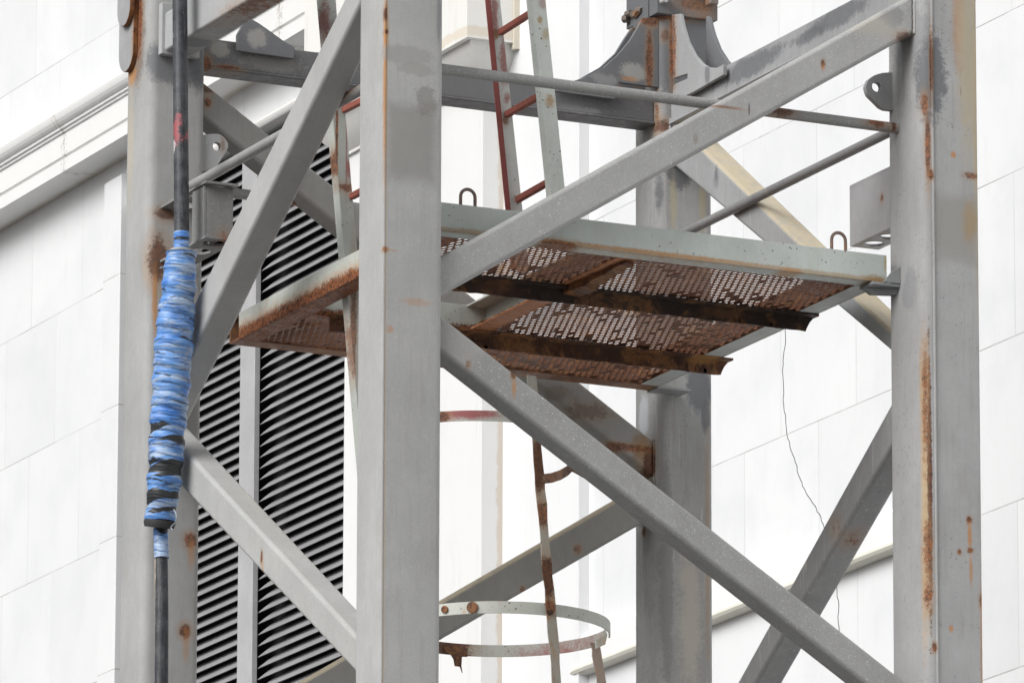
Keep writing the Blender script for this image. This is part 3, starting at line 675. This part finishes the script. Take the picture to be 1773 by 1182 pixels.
for (a, b) in (((857, 56), (922, 18)), ((868, 198), (936, 162)), ((887, 345), (952, 311)), ((846, -90), (905, -125)), ((836, -235), (895, -270)), ((825, -378), (884, -414))):
    P = onY(*a, .716) + V((.01, 0, 0)); Q = onY(*b, .362)
    m = MB(); m.prism([P+V((0, 0, -.012)), P+V((.022, 0, -.012)), P+V((.022, 0, .012)), P+V((0, 0, .012))], Q-P); m.build('rung', mRg, LAD, bevel=.003)
# upper stile ends well above the frame: extend by straight pieces already long enough

yS = 1.30; yS2 = .95
b2 = onY(640, 1000, yS)
CAGE = thing('caged_ladder', 'rusty leaning ladder with broken safety hoops passing through the platform hatch', 'ladder', onY(655, 1300, 1.12))
mS3 = paint('ladder_stile_worn', (.46, .48, .45), [st(onY(563, 40, yS), (.025, .1, .10), (.2, .06, .05), .8, .8, 20), st(onY(605, 290, yS), (.018, .1, .05), RED, .85, .6, 16), st(onY(583, 245, yS), (.006, .1, .28), RUST, .85, .6, 30), st(onY(603, 325, yS), (.04, .1, .02), RUST, .8, .7, 30), st(onY(612, 560, yS), (.014, .1, .25), RUST, .7, .8, 20), st(onY(600, 240, yS), (.004, .1, .3), RED, .8, .5, 30)], pits=.8, streak=.2)
stile('stile', CAGE, (557, -20), (657, 1150), .056, .05, yS, mS3, zlim=.4)
stile('stile', CAGE, (557+66, -60), (657+66, 1110), .056, .05, yS2, mS3, zlim=.4)
for py in range(-260, 4150, 150):
    px = 575+.0855*py; P = onY(px, py, yS-.002); Q = onY(px+66, py-34, yS2+.007)
    if zBot-.06 < P.z < zBot+.0: continue
    m = MB(); m.prism([P+V((0, 0, -.012)), P+V((.022, 0, -.012)), P+V((.022, 0, .012)), P+V((0, 0, .012))], Q-P); m.build('rung', mRg, CAGE, bevel=.003)
# safety hoops
mHp = paint('hoop', (.55, .56, .51), rust=.26, pits=1.1, streak=.15, rustcol=(.2, .07, .05))
mHr = paint('hoop_red', (.48, .49, .45), [st(onY(1000, 1122, 1.1), (.16, .5, .1), (.30, .10, .09), .9, .6, 18), st(onY(790, 1118, 1.5), (.09, .3, .08), DRUST, .9, .7, 25), st(onY(810, 712, .72), (.16, .5, .030), (.30, .09, .09), .95, .5, 25), st(onY(765, 722, .8), (.03, .5, .03), DRUST, .9, .6, 30)], rust=.16, pits=.9)
mHd = paint('hoop_dark_rust', (.075, .035, .025), rust=.55, streak=.1, rustcol=(.18, .065, .035))
mRs = paint('strap_rust', (.40, .38, .33), [st(onY(932, 800, .69), (.04, .1, .13), DRUST, .95, .5, 16), st(onY(938, 890, .69), (.04, .1, .05), RUST, .85, .8, 20), st(onY(948, 1000, .69), (.04, .1, .10), DRUST, .95, .5, 16), st(onY(952, 1050, .69), (.03, .1, .03), RUST, .9, .6, 30)], rust=.25, pits=.7, streak=.2)
def band(path, h, th, mat, name='hoop'):
    m = MB(); secs = []
    for i, p in enumerate(path):
        t = (path[min(i+1, len(path)-1)]-path[max(i-1, 0)]); nrm = V((t.y, -t.x, 0))
        nrm = nrm.normalized()*th/2
        secs.append([p-nrm+V((0, 0, -h/2)), p+nrm+V((0, 0, -h/2)), p+nrm+V((0, 0, h/2)), p-nrm+V((0, 0, h/2))])
    m.loft(secs); return m.build(name, mat, CAGE)
HR = .425
def hoop_center(px, py): 
    A = onY(px, py, 1.12); return A
def circ(c, r, a0, a1, n, tilt=0): return [V((c.x+r*math.cos(math.radians(a0+(a1-a0)*k/n)), c.y+r*math.sin(math.radians(a0+(a1-a0)*k/n)), c.z)) for k in range(n+1)]
hc = onY(863, 1089, 1.12); hc.x += 0
# the direction towards the image's right is -YAW; the near side is around yaw-90
vis = math.degrees(-YAW)
band(circ(hc, HR, vis-165, vis+6, 40), .046, .006, mHp)
band(circ(hc, HR, vis+16, vis+150, 34), .046, .006, mHr)
hu = onY(826, 762, 1.12)
band(circ(hu, HR, vis-170, vis-40, 30), .040, .006, mHr)
# broken piece of the upper hoop, bent inward beside the strap
pz = [onY(938, 829, .70), onY(955, 827, .76), onY(970, 822, .86), onY(982, 815, .92), onY(990, 807, .95), onY(1000, 812, .99), onY(1010, 818, 1.0)]
band(pz, .038, .006, mHd)
# vertical straps of the cage
band(circ(V((hc.x-.06, hc.y, hc.z-1.0)), HR, vis-165, vis+150, 70), .046, .006, mHp)
A = onY(922, 765, .688); B = onY(957, 1182, .688); k = (B-A); A2 = A-k*.28; B2 = B+k*1.1
m = MB(); rnd = random.Random(5); secs = []
for i in range(41):
    p = A2+(B2-A2)*(i/40); a_, b_ = rnd.uniform(-.003, .003), rnd.uniform(-.003, .003)
    secs.append([p+V((a_, 0, 0)), p+V((.038+b_, 0, 0)), p+V((.038+b_, .006, 0)), p+V((a_, .006, 0))])
m.loft(secs); m.build('strap', mRs, CAGE)
q = hc+V((HR*math.cos(math.radians(vis+11)), HR*math.sin(math.radians(vis+11)), 0))
e0 = onY(1031, 1112, q.y); e1 = onY(1043, 1184, q.y)
m = MB(); secs = []
for i in range(26):
    p = e0+(e1-e0)*(i/6); a_ = rnd.uniform(-.003, .003); secs.append([p+V((-.02+a_, 0, 0)), p+V((.018, 0, 0)), p+V((.018, .006, 0)), p+V((-.02+a_, .006, 0))])
m.loft(secs); m.build('strap', paint('strap_end', (.38, .30, .25), rust=.4, pits=.5), CAGE)
# joint plate between the broken hoop ends
f0 = [(1031, 1108), (1032, 1122), (1048, 1115), (1052, 1098), (1050, 1092), (1040, 1104)]
m = MB(); m.prism([onY(x, y, q.y-.03) for x, y in f0], (0, .006, 0)); m.build('joint_plate', mHp, CAGE)
# torn tab hanging from the lower hoop
tq = hc + V((HR*math.cos(math.radians(vis+113)), HR*math.sin(math.radians(vis+113)), 0))
yt = tq.y-.02
m = MB(); m.prism([onY(x, y, yt) for x, y in ((770, 1118), (791, 1116), (797, 1124), (808, 1128), (810, 1136), (800, 1136), (799, 1152), (801, 1164), (797, 1153), (788, 1152), (786, 1140), (781, 1132), (772, 1127))], (0, .006, 0))
m.build('torn_strap', mHd, CAGE, smooth=False)
# rivets
for (px, py, yy) in ((952, 1058, .685), (817, 1046, None), (770, 1048, None)):
    if yy is None:
        best = min(circ(hc, HR+.004, vis-165, vis, 200), key=lambda p: abs((p-CAM).dot(RT)/(p-CAM).dot(FW)*F_PX+886.5-px)); c = V((best.x, best.y, hc.z))
        d = (c-V((hc.x, hc.y, c.z))).normalized()
    else: c = onY(px, py, yy); d = V((0, -1, 0))
    m = MB(); m.tube([c-d*.004, c+d*.006], [.022 if px == 817 else .014]*2, 12); m.build('rivet', mHd, CAGE)

# ================================================================== PIPE WITH BLUE WRAPPING
xP = -.025
PIPE = thing('insulated_pipe', 'black vertical pipe with sagging blue taped insulation along the left leg', 'pipe', onX(279, 1300, xP))
def pipe_mat():
    t = NT('black_pipe'); n = t.noise(18, 5, .65); col = t.mix(t.ramp(n, .35, .7), (.028, .03, .036), (.075, .078, .085))
    col = t.mix(t.ramp(t.noise(20, 4, .6, stretch=(6, 6, .5)), .52, .7, 0, .6), col, (.13, .13, .135))
    def spot(c, r, colr, amt, rag, nsc):
        nonlocal col
        d = t.vec(tuple(1/q for q in r), t.vec(tuple(c), op='SUBTRACT')); ln = t.n('ShaderNodeVectorMath'); ln.operation = 'LENGTH'; t.l(d, ln.inputs[0])
        v = t.math('ADD', ln.outputs['Value'], t.math('MULTIPLY', t.math('SUBTRACT', t.noise(nsc, 5, .7), .5), rag*4)); col = t.mix(t.ramp(v, .75, 1.0, amt, 0), col, colr)
    yy = xP-.02
    spot(onX(307, 225, yy), (.06, .017, .07), (.36, .09, .10), .9, .9, 26); spot(onX(316, 262, yy), (.06, .03, .035), (.45, .48, .52), .9, .6, 30)
    spot(onX(303, 255, yy), (.06, .022, .03), (.6, .6, .6), .8, .7, 40)
    spot(onX(289, 1050, yy), (.05, .02, .2), (.34, .32, .25), .85, .7, 30); spot(onX(269, 1100, yy), (.05, .012, .4), (.5, .42, .33), .8, .3, 30)
    vo = t.n('ShaderNodeTexVoronoi'); vo.inputs['Scale'].default_value = 60; t.l(t.P, vo.inputs['Vector'])
    zz = onX(313, 60, xP).z
    gate = t.math('MULTIPLY', t.ramp(t.noise(10, 3, .6), .5, .6), t.ramp(t.math('ABSOLUTE', t.math('SUBTRACT', t.sep(t.P)[2], zz)), .1, .3, 1, .1))
    col = t.mix(t.math('MULTIPLY', t.ramp(vo.outputs['Distance'], .14, .22, 1, 0), gate), col, (.62, .64, .66))
    t.bump(n, .2, .003); return t.done(col, .48, .4)
mPipe = pipe_mat()
def path(pts, y, n=8, on=onX):
    P = [on(a, b, y) for a, b in pts]; out = []
    for i in range(len(P)-1):
        p0, p1, p2, p3 = P[max(i-1, 0)], P[i], P[i+1], P[min(i+2, len(P)-1)]
        for k in range(n):
            t = k/n; out.append(.5*((2*p1)+(p2-p0)*t+(2*p0-5*p1+4*p2-p3)*t*t+(3*p1-p0-3*p2+p3)*t**3))
    out.append(P[-1]); return out
m = MB(); m.tube(path([(311.5, -140), (311.5, 0), (313, 200), (314.5, 400), (313, 450)], xP), .0295, 24); m.build('pipe', mPipe, PIPE)
m = MB(); m.tube(path([(279, 880), (279, 960), (280, 1060), (279.5, 1182), (278.5, 1320), (277, 2600), (275, 4350)], xP), .0265, 24); m.build('pipe', mPipe, PIPE)
def tape_mat(full):
    t = NT('blue_tape' if full else 'blue_tape_band')
    x, y, z = t.sep(t.P)
    n = t.noise(12, 4, .6); wob = t.math('MULTIPLY', t.math('SUBTRACT', n, .5), .03)
    ang = t.math('ADD', t.math('MULTIPLY', x, .7), t.math('MULTIPLY', y, -.7))
    def wv(tilt, period, ph):
        q = t.math('ADD', t.math('ADD', z, wob), t.math('MULTIPLY', ang, tilt)); q = t.math('MULTIPLY', q, 6.2832/period); q = t.math('ADD', q, ph)
        return t.math('SINE', q)
    w1 = wv(.22, .031, 0); w2 = wv(-.26, .047, 1.); w3 = wv(.12, .014, 2.)
    patch = t.noise(9, 5, .65, stretch=(1.2, 1.2, 2.))
    blue = t.mix(t.ramp(patch, .3, .62), (.06, .20, .58), (.15, .33, .70))
    pale = t.ramp(t.noise(8, 5, .7, stretch=(.8, .8, 4.2)), .46, .60, 0, .8); blue = t.mix(pale, blue, (.44, .53, .64))
    grime = t.ramp(t.noise(5, 6, .7), .5, .7, 0, .45); blue = t.mix(grime, blue, (.24, .30, .38))
    blue = t.mix(t.ramp(w3, .2, 1, 0, .22), blue, (.05, .13, .36))
    fold = t.math('MULTIPLY', t.ramp(w1, .72, .98), t.ramp(t.noise(14, 3, .6, stretch=(.7, .7, 2)), .42, .58))
    fold2 = t.math('MULTIPLY', t.ramp(w2, .8, .99), t.ramp(t.noise(11, 3, .6, stretch=(.7, .7, 2)), .48, .6))
    blue = t.mix(t.math('MULTIPLY', t.math('MAXIMUM', fold, fold2), .75), blue, (.035, .055, .11))
    if full:
        zc1 = onX(290, 722, xP).z
        low = t.ramp(z, zc1-.02, zc1+.02, 1, 0)
        a = wv(.16, .125, .9); b = wv(-.22, .09, 2.4)
        gap = t.math('MULTIPLY', t.math('MULTIPLY', t.ramp(a, -.1, .02), t.ramp(b, -.35, -.2)), low)
        c2 = t.math('MULTIPLY', t.math('MULTIPLY', t.ramp(wv(-.20, .064, .3), .62, .75), t.ramp(wv(.35, .15, 1.2), .1, .25)), low)
        gap = t.math('MAXIMUM', gap, c2)
        slot = t.math('MULTIPLY', t.ramp(wv(.30, .083, 1.9), .93, .98), t.ramp(t.noise(7, 3, .6), .50, .56)); gap = t.math('MAXIMUM', gap, t.math('MULTIPLY', slot, .9))
        col = t.mix(gap, blue, (.035, .037, .04))
    else: col = blue; gap = None
    h = t.math('ADD', t.math('MULTIPLY', w1, -.5), t.math('MULTIPLY', w3, .25)); t.bump(h, .45, .003)
    return t.done(col, .42, .4)
mT = tape_mat(True); mT2 = tape_mat(False)
cp = path([(313, 438), (310, 490), (304, 555), (299, 620), (294.5, 690), (290, 745), (287, 800), (283, 850), (277, 903)], xP-.015, 22)
W9 = [26.5, 28.5, 32.5, 33, 32, 31, 30, 28.5, 25]; m = MB(); secs = []; rnd = random.Random(11); ph = [rnd.uniform(0, 6.28) for _ in range(8)]
for i, p in enumerate(cp):
    f = i/(len(cp)-1); k = f*8; a = int(min(k, 7)); wpx = W9[a]+(W9[a+1]-W9[a])*(k-a); r0 = wpx/445; ring = []
    for q in range(48):
        th = 2*math.pi*q/48; zz = p.z
        u = zz+.012*math.sin(th+ph[0])+.006*math.sin(2*th+ph[1])
        g = .0010*math.sin(6.2832*u/.031+ph[2])+.0004*math.sin(6.2832*u/.018+ph[3]+th)+.0030*math.sin(6.2832*u/.074+ph[4])+.0022*math.sin(6.2832*u/.13+2*th+ph[5])
        ring.append(p+V((math.cos(th), math.sin(th), 0))*(r0+g))
    secs.append(ring)
m.loft(secs); m.build('insulation', mT, PIPE)
mStr = paint('tape_strand', (.30, .33, .37), streak=.1)
for pts in ([(288, 456), (283, 462), (277, 464)], [(301, 882), (306, 893), (303, 905), (296, 912), (300, 918)]):
    m = MB(); m.tube(path(pts, xP-.045, 4), .0028, 6); m.build('loose_strand', mStr, PIPE)
mFo = paint('dark_foam', (.05, .05, .052), streak=.1)
a = onX(277, 899, xP-.015); b = onX(275.5, 913, xP-.015)
m = MB(); m.tube([a, (a+b)/2, b], [.0605, .0625, .057], 32); m.build('insulation_end', mFo, PIPE)
m = MB(); m.tube(path([(278, 915), (279, 940), (280, 966)], xP), .0290, 24); m.build('tape_band', mT2, PIPE)
m = MB(); m.tube(path([(314.5, 402), (314.45, 413)], xP), .0312, 24); m.tube(path([(314.4, 417), (314, 431)], xP), .0312, 24); m.build('tape_band', mT2, PIPE)
m = MB(); c = onX(314, 434, xP); m.tube([c+V((0, 0, -.004)), c+V((0, 0, .004))], .045, 28); m.build('collar', paint('collar_galv', (.42, .41, .38), rust=.2), PIPE)

# loose wire under the platform
m = MB(); wp = path([(1359, 560), (1359, 600), (1355, 640), (1357, 690), (1360, 725), (1366, 765), (1377, 800), (1388, 835), (1402, 862), (1413, 880), (1425, 908), (1437, 950), (1446, 1000), (1451, 1040), (1452, 1085), (1458, 1130)], D+.45, 5, onX)
rnd = random.Random(4); wp = [p+V((0, rnd.uniform(-.006, .006), 0)) for p in wp]; m.tube(wp, .0016, 6)
wm = paint('wire_dark', (.06, .055, .055), streak=0)
wo = m.build('wire', wm, None, loc=wp[0]); wo['label'] = 'thin dark kinked wire dangling in front of the white wall beside the platform'; wo['category'] = 'wire'

# ================================================================== BUILDING
XC = 5.0; XB = 4.945; XP = 4.83; XA = 4.945
BLD = thing('white_building', 'white stone clad building with moulded cornice and louvred opening behind the tower', 'building', (XC+2, 5, 0))
def stone_mat(name, off=(0, 0), bw=.755, bh=.745):
    t = NT(name); x, y, z = t.sep(t.P)
    br = t.n('ShaderNodeTexBrick'); t.l(t.comb(t.math('ADD', y, off[0]), t.math('ADD', z, off[1])), br.inputs['Vector'])
    br.offset = .5; br.inputs['Scale'].default_value = 1; br.inputs['Brick Width'].default_value = bw; br.inputs['Row Height'].default_value = bh
    br.inputs['Mortar Size'].default_value = .0035; br.inputs['Mortar Smooth'].default_value = .3; br.inputs['Bias'].default_value = 0
    br.inputs['Color1'].default_value = (.785, .79, .795, 1); br.inputs['Color2'].default_value = (.745, .75, .755, 1); br.inputs['Mortar'].default_value = (.74, .74, .74, 1)
    col = br.outputs['Color']
    fac = br.outputs['Fac']
    zz = t.math('FRACT', t.math('DIVIDE', t.math('ADD', z, off[1]), bh))
    hor = t.math('MAXIMUM', t.ramp(zz, 0., .012, 1, 0), t.ramp(zz, .988, 1., 0, 1))
    jn = t.ramp(t.noise(1.7, 5, .7), .38, .62, .25, 1)
    col = t.mix(t.math('MULTIPLY', fac, t.math('MULTIPLY', jn, .75)), col, (.50, .50, .49))
    col = t.mix(t.math('MULTIPLY', t.math('MULTIPLY', fac, hor), t.math('MULTIPLY', jn, .8)), col, (.36, .355, .345))
    n = t.noise(2.2, 6, .65); col = t.mix(t.ramp(n, .42, .75, 0, .5), col, (.66, .67, .69))
    col = t.mix(t.ramp(t.noise(.55, 4, .6), .40, .68, 0, .35), col, (.67, .68, .70))
    col = t.mix(t.ramp(t.noise(7, 5, .7, stretch=(1, 2, .35)), .52, .78, 0, .25), col, (.64, .64, .635))
    col = t.mix(t.ramp(t.noise(40, 4, .7), .5, .8, 0, .12), col, (.60, .60, .60))
    t.bump(t.math('SUBTRACT', t.math('MULTIPLY', n, .15), fac), .35, .006)
    return t.done(col, .55, .3)
zc0 = onX(1258, 797, XC).z; yc0 = onX(1417.5, 800, XC).y
zA0 = onX(0, 1033.5, XA).z; yA0 = onX(92, 900, XA).y
mStC = stone_mat('stone_right', (-yc0+.755*20, -zc0+.745*40))
mStA = stone_mat('stone_left', (-yA0+.755*20, -zA0+.745*40))
def plain_stone(name, base=(.78, .78, .775), dirt=.4, stains=()):
    t = NT(name); n = t.noise(2.5, 6, .65); col = t.mix(t.ramp(n, .45, .75, 0, .4), base, tuple(c*.9 for c in base))
    col = t.mix(t.ramp(t.noise(8, 5, .7, stretch=(2, 2, .25)), .52, .78, 0, dirt), col, (.56, .53, .47))
    for c, r, sc, amt, rag, nsc in stains:
        d = t.vec(tuple(1/q for q in r), t.vec(tuple(c), op='SUBTRACT')); ln = t.n('ShaderNodeVectorMath'); ln.operation = 'LENGTH'; t.l(d, ln.inputs[0])
        v = t.math('ADD', ln.outputs['Value'], t.math('MULTIPLY', t.math('SUBTRACT', t.noise(nsc, 6, .7), .5), rag*4)); col = t.mix(t.ramp(v, .6, 1.1, amt, 0), col, sc)
    t.bump(n, .15, .004); return t.done(col, .55, .3)
HB = 17.0
yCend = onX(1020, 591, XC).y
yBend = onX(870, 591, XB).y
yP0 = onX(835, 591, XP).y; yP1 = onX(597, 591, XP).y
print('building', yCend, yBend, yP0, yP1)
m = MB(); m.box((XC, -14, 0), (XC+4, yCend, HB)); m.build('wall', mStC, BLD, smooth=False)
mPl = plain_stone('stone_bay', (.775, .78, .785), .15)
m = MB(); m.box((XB, yCend+.0005, 0), (XC+4, yBend, HB)); m.build('wall', mPl, BLD, smooth=False)
# pier with a projecting capital
mPier = plain_stone('stone_pier', (.77, .77, .76), .25, [st(V((XB, yP0, 9)), (.035, .04, BIG), (.58, .46, .33), .55, .4, 12)])
m = MB(); m.box((XP, yP0, 0), (XC+4, yP1, HB)); pr = m.build('pier', mPier, BLD, smooth=False)
zcap = onX(802, 62, XP-.17).z
mCap = plain_stone('stone_capital', (.78, .77, .74), .35, [st(V((XP-.17, yP0-.17, zcap+.02)), (BIG, BIG, .03), (.66, .57, .44), .6, .5, 10)])
def ringlvl(p, z): return [V((XP-p, yP0-p, z)), V((XC, yP0-p, z)), V((XC, yP1+p, z)), V((XP-p, yP1+p, z))]
m = MB(); lv = [(0.001, -.19), (.018, -.19), (.018, -.175), (.03, -.165), (.055, -.14), (.09, -.105), (.12, -.06), (.135, -.03), (.135, -.018), (.17, -.018), (.17, 1.6)]
m.loft([ringlvl(p, zcap+z) for p, z in lv]); m.build('capital', mCap, BLD)
m = MB()
q = onX(898, 40, XB); m.box((XB-.03, q.y-.012, zcap-.05), (XB-.0005, q.y+.02, HB)); m.build('downpipe', plain_stone('pipe_cream', (.68, .62, .52), .5), BLD)
# left facade with a louvre opening
zl1 = onX(480, 214, XA).z; yl0 = yP1; yl1 = onX(204, 700, XA).y+.02
zl0 = 3.0
m = MB()
m.box((XA, yl1, 0), (XC+4, 26, HB)); m.build('wall', mStA, BLD, smooth=False)
for za, zb in ((zl1, HB), (0, zl0)):
    m = MB(); m.box((XA, yl0+.0005, za), (XC+4, yl1-.0005, zb)); m.build('wall', mStA, BLD, smooth=False)
# pilaster strip beside the louvre
yq0 = onX(204, 700, XA-.055).y; yq1 = onX(171, 950, XA-.055).y; zq1 = onX(190, 313, XA-.055).z
m = MB(); m.box((XA-.055, yq0, 0), (XA-.0005, yq1, zq1)); m.build('pilaster', stone_mat('stone_strip', (-yA0+.3+.755*20, -zA0+.745*40), bw=9.), BLD, smooth=False, bevel=.006)
# cornice
zk = onX(100, 303, XA-.2).z; k0 = -.0
prof = [(0, 0), (.20, 0), (.20, .074), (.186, .078), (.186, .090), (.20, .094), (.20, .222), (.211, .226), (.211, .238), (.223, .243), (.223, .256), (.234, .262), (.244, .272), (.254, .288), (.259, .305), (.262, .322), (.02, .335), (0, .335)]
def cornice_mat():
    t = NT('stone_cornice'); x, y, z = t.sep(t.P); n = t.noise(3, 6, .65)
    col = t.mix(t.ramp(n, .45, .75, 0, .3), (.79, .79, .775), (.70, .695, .67))
    fr = t.math('FRACT', t.math('MULTIPLY', t.math('ADD', y, .18), 1/1.5)); jt = t.math('MAXIMUM', t.ramp(fr, 0, .006, 1, 0), t.ramp(fr, .994, 1, 0, 1))
    col = t.mix(t.math('MULTIPLY', jt, .6), col, (.40, .35, .27))
    near = t.math('MAXIMUM', t.ramp(fr, 0, .05, 1, 0), t.ramp(fr, .95, 1, 0, 1))
    col = t.mix(t.math('MULTIPLY', t.math('MULTIPLY', near, t.ramp(t.noise(30, 5, .75), .5, .62)), .6), col, (.22, .17, .11))
    # water stain where the soffit meets the wall
    dd = t.math('ABSOLUTE', t.math('SUBTRACT', x, XA-.005)); wet = t.math('MULTIPLY', t.ramp(dd, .0, .06, 1, 0), t.ramp(n, .3, .6, .3, 1))
    col = t.mix(t.math('MULTIPLY', wet, .65), col, (.42, .35, .25))
    t.bump(n, .15, .004); return t.done(col, .55, .3)
mCor = cornice_mat()
yk1 = yP1-.10
m = MB(); m.loft([[V((XA-p, y, zk+z)) for p, z in prof] for y in (yk1, yk1+3, yk1+8, 26)]); m.build('cornice', mCor, BLD, smooth=False)
# louvre
LV = bpy.data.objects.new('louver', None); COL.objects.link(LV); LV.parent = BLD; ORG['louver'] = ORG['white_building']
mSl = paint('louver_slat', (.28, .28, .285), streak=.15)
mFr = paint('louver_frame', (.44, .44, .445), streak=.1)
ym0 = onX(441, 750, XA-.0).y; ym1 = onX(415.5, 750, XA-.0).y
pit = onX(560, 655.5, XA).z-onX(560, 674.8, XA).z
print('louver', yl0, yl1, ym0, ym1, 'pitch', pit, zl1)
zs0 = onX(597, 656.5, XA).z
def slats(y0, y1, curve):
    m = MB(); z = zs0 + pit*math.floor((zl0-zs0)/pit)+pit
    while z < zl1-.01:
        ys = [y0, (y0+y1)/2]
        ys += [y1-.20*(1-k/14) for k in range(15)] if curve else [y1]
        secs = []
        for y in ys:
            f = 1.
            if curve:
                d = (y1-y)/.20
                f = 1 if d > 1 else math.sin(min(1, max(d, 0))*math.pi/2)**.8
            hh = .058*f+.0015; xx = .046*f+.001
            secs.append([V((XA+.03, y, z)), V((XA+.03+xx, y, z+hh)), V((XA+.0325+xx, y, z+hh-.002)), V((XA+.0325, y, z-.002))])
        m.loft(secs); z += pit
    return m
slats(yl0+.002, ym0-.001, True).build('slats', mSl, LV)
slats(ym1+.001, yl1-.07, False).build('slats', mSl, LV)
m = MB(); m.box((XA-.004, ym0, zl0), (XA+.029, ym1, zl1-.001)); m.build('mullion', mFr, LV, bevel=.004)
m = MB(); m.box((XA-.004, yl1-.07, zl0), (XA+.08, yl1-.002, zl1-.002)); m.build('frame', mFr, LV, bevel=.004)
m = MB(); pts = [V((XA+.08, yl0+.001, zl1-.0015)), V((XA-.05, yl0+.001, zl1-.0015)), V((XA-.06, yl0+.001, zl1+.01)), V((XA-.062, yl0+.001, zl1+.03)), V((XA-.05, yl0+.001, zl1+.048)), V((XA-.002, yl0+.001, zl1+.055)), V((XA-.002, yl0+.001, zl1-.0005)), V((XA+.08, yl0+.001, zl1-.0005))]
m.prism(pts[1:6] + [V((XA-.002, yl0+.001, zl1-.0015))], (0, yl1-yl0-.75, 0)); m.build('hood', plain_stone('stone_hood', (.70, .69, .67), .3), LV)
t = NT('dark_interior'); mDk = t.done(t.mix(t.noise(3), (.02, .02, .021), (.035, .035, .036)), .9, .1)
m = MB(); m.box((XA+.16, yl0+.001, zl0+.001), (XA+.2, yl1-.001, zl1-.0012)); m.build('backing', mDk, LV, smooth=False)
# string course on the right wing
zs = onX(1236, 1072, XC-.065).z; ye = onX(984, 1160, XC-.065).y; ye0 = onX(1625, 900, XC).y
sp = [(0, 0), (.045, 0), (.062, .006), (.070, .020), (.064, .036), (.052, .042), (.052, .17), (.04, .19), (.0, .215)]
m = MB(); secs = [[V((XC-p, y, zs+z)) for p, z in sp] for y in (ye0, ye0+.2, ye-.06, ye)]
secs[-1] = [V((XC-p*.82, ye-(.0 if z < .1 else .05), zs+z)) for p, z in sp]
m.loft(secs)
def ledge_mat():
    t = NT('stone_ledge'); x, y, z = t.sep(t.P); n = t.noise(3, 6, .65); col = t.mix(t.ramp(n, .45, .75, 0, .3), (.79, .79, .785), (.70, .70, .69))
    lo = t.math('MULTIPLY', t.ramp(z, zs+.03, zs+.05, 1, 0), t.ramp(n, .25, .6, .5, 1)); col = t.mix(lo, col, (.66, .645, .56))
    return t.done(col, .55, .3)
m.build('string_course', ledge_mat(), BLD)
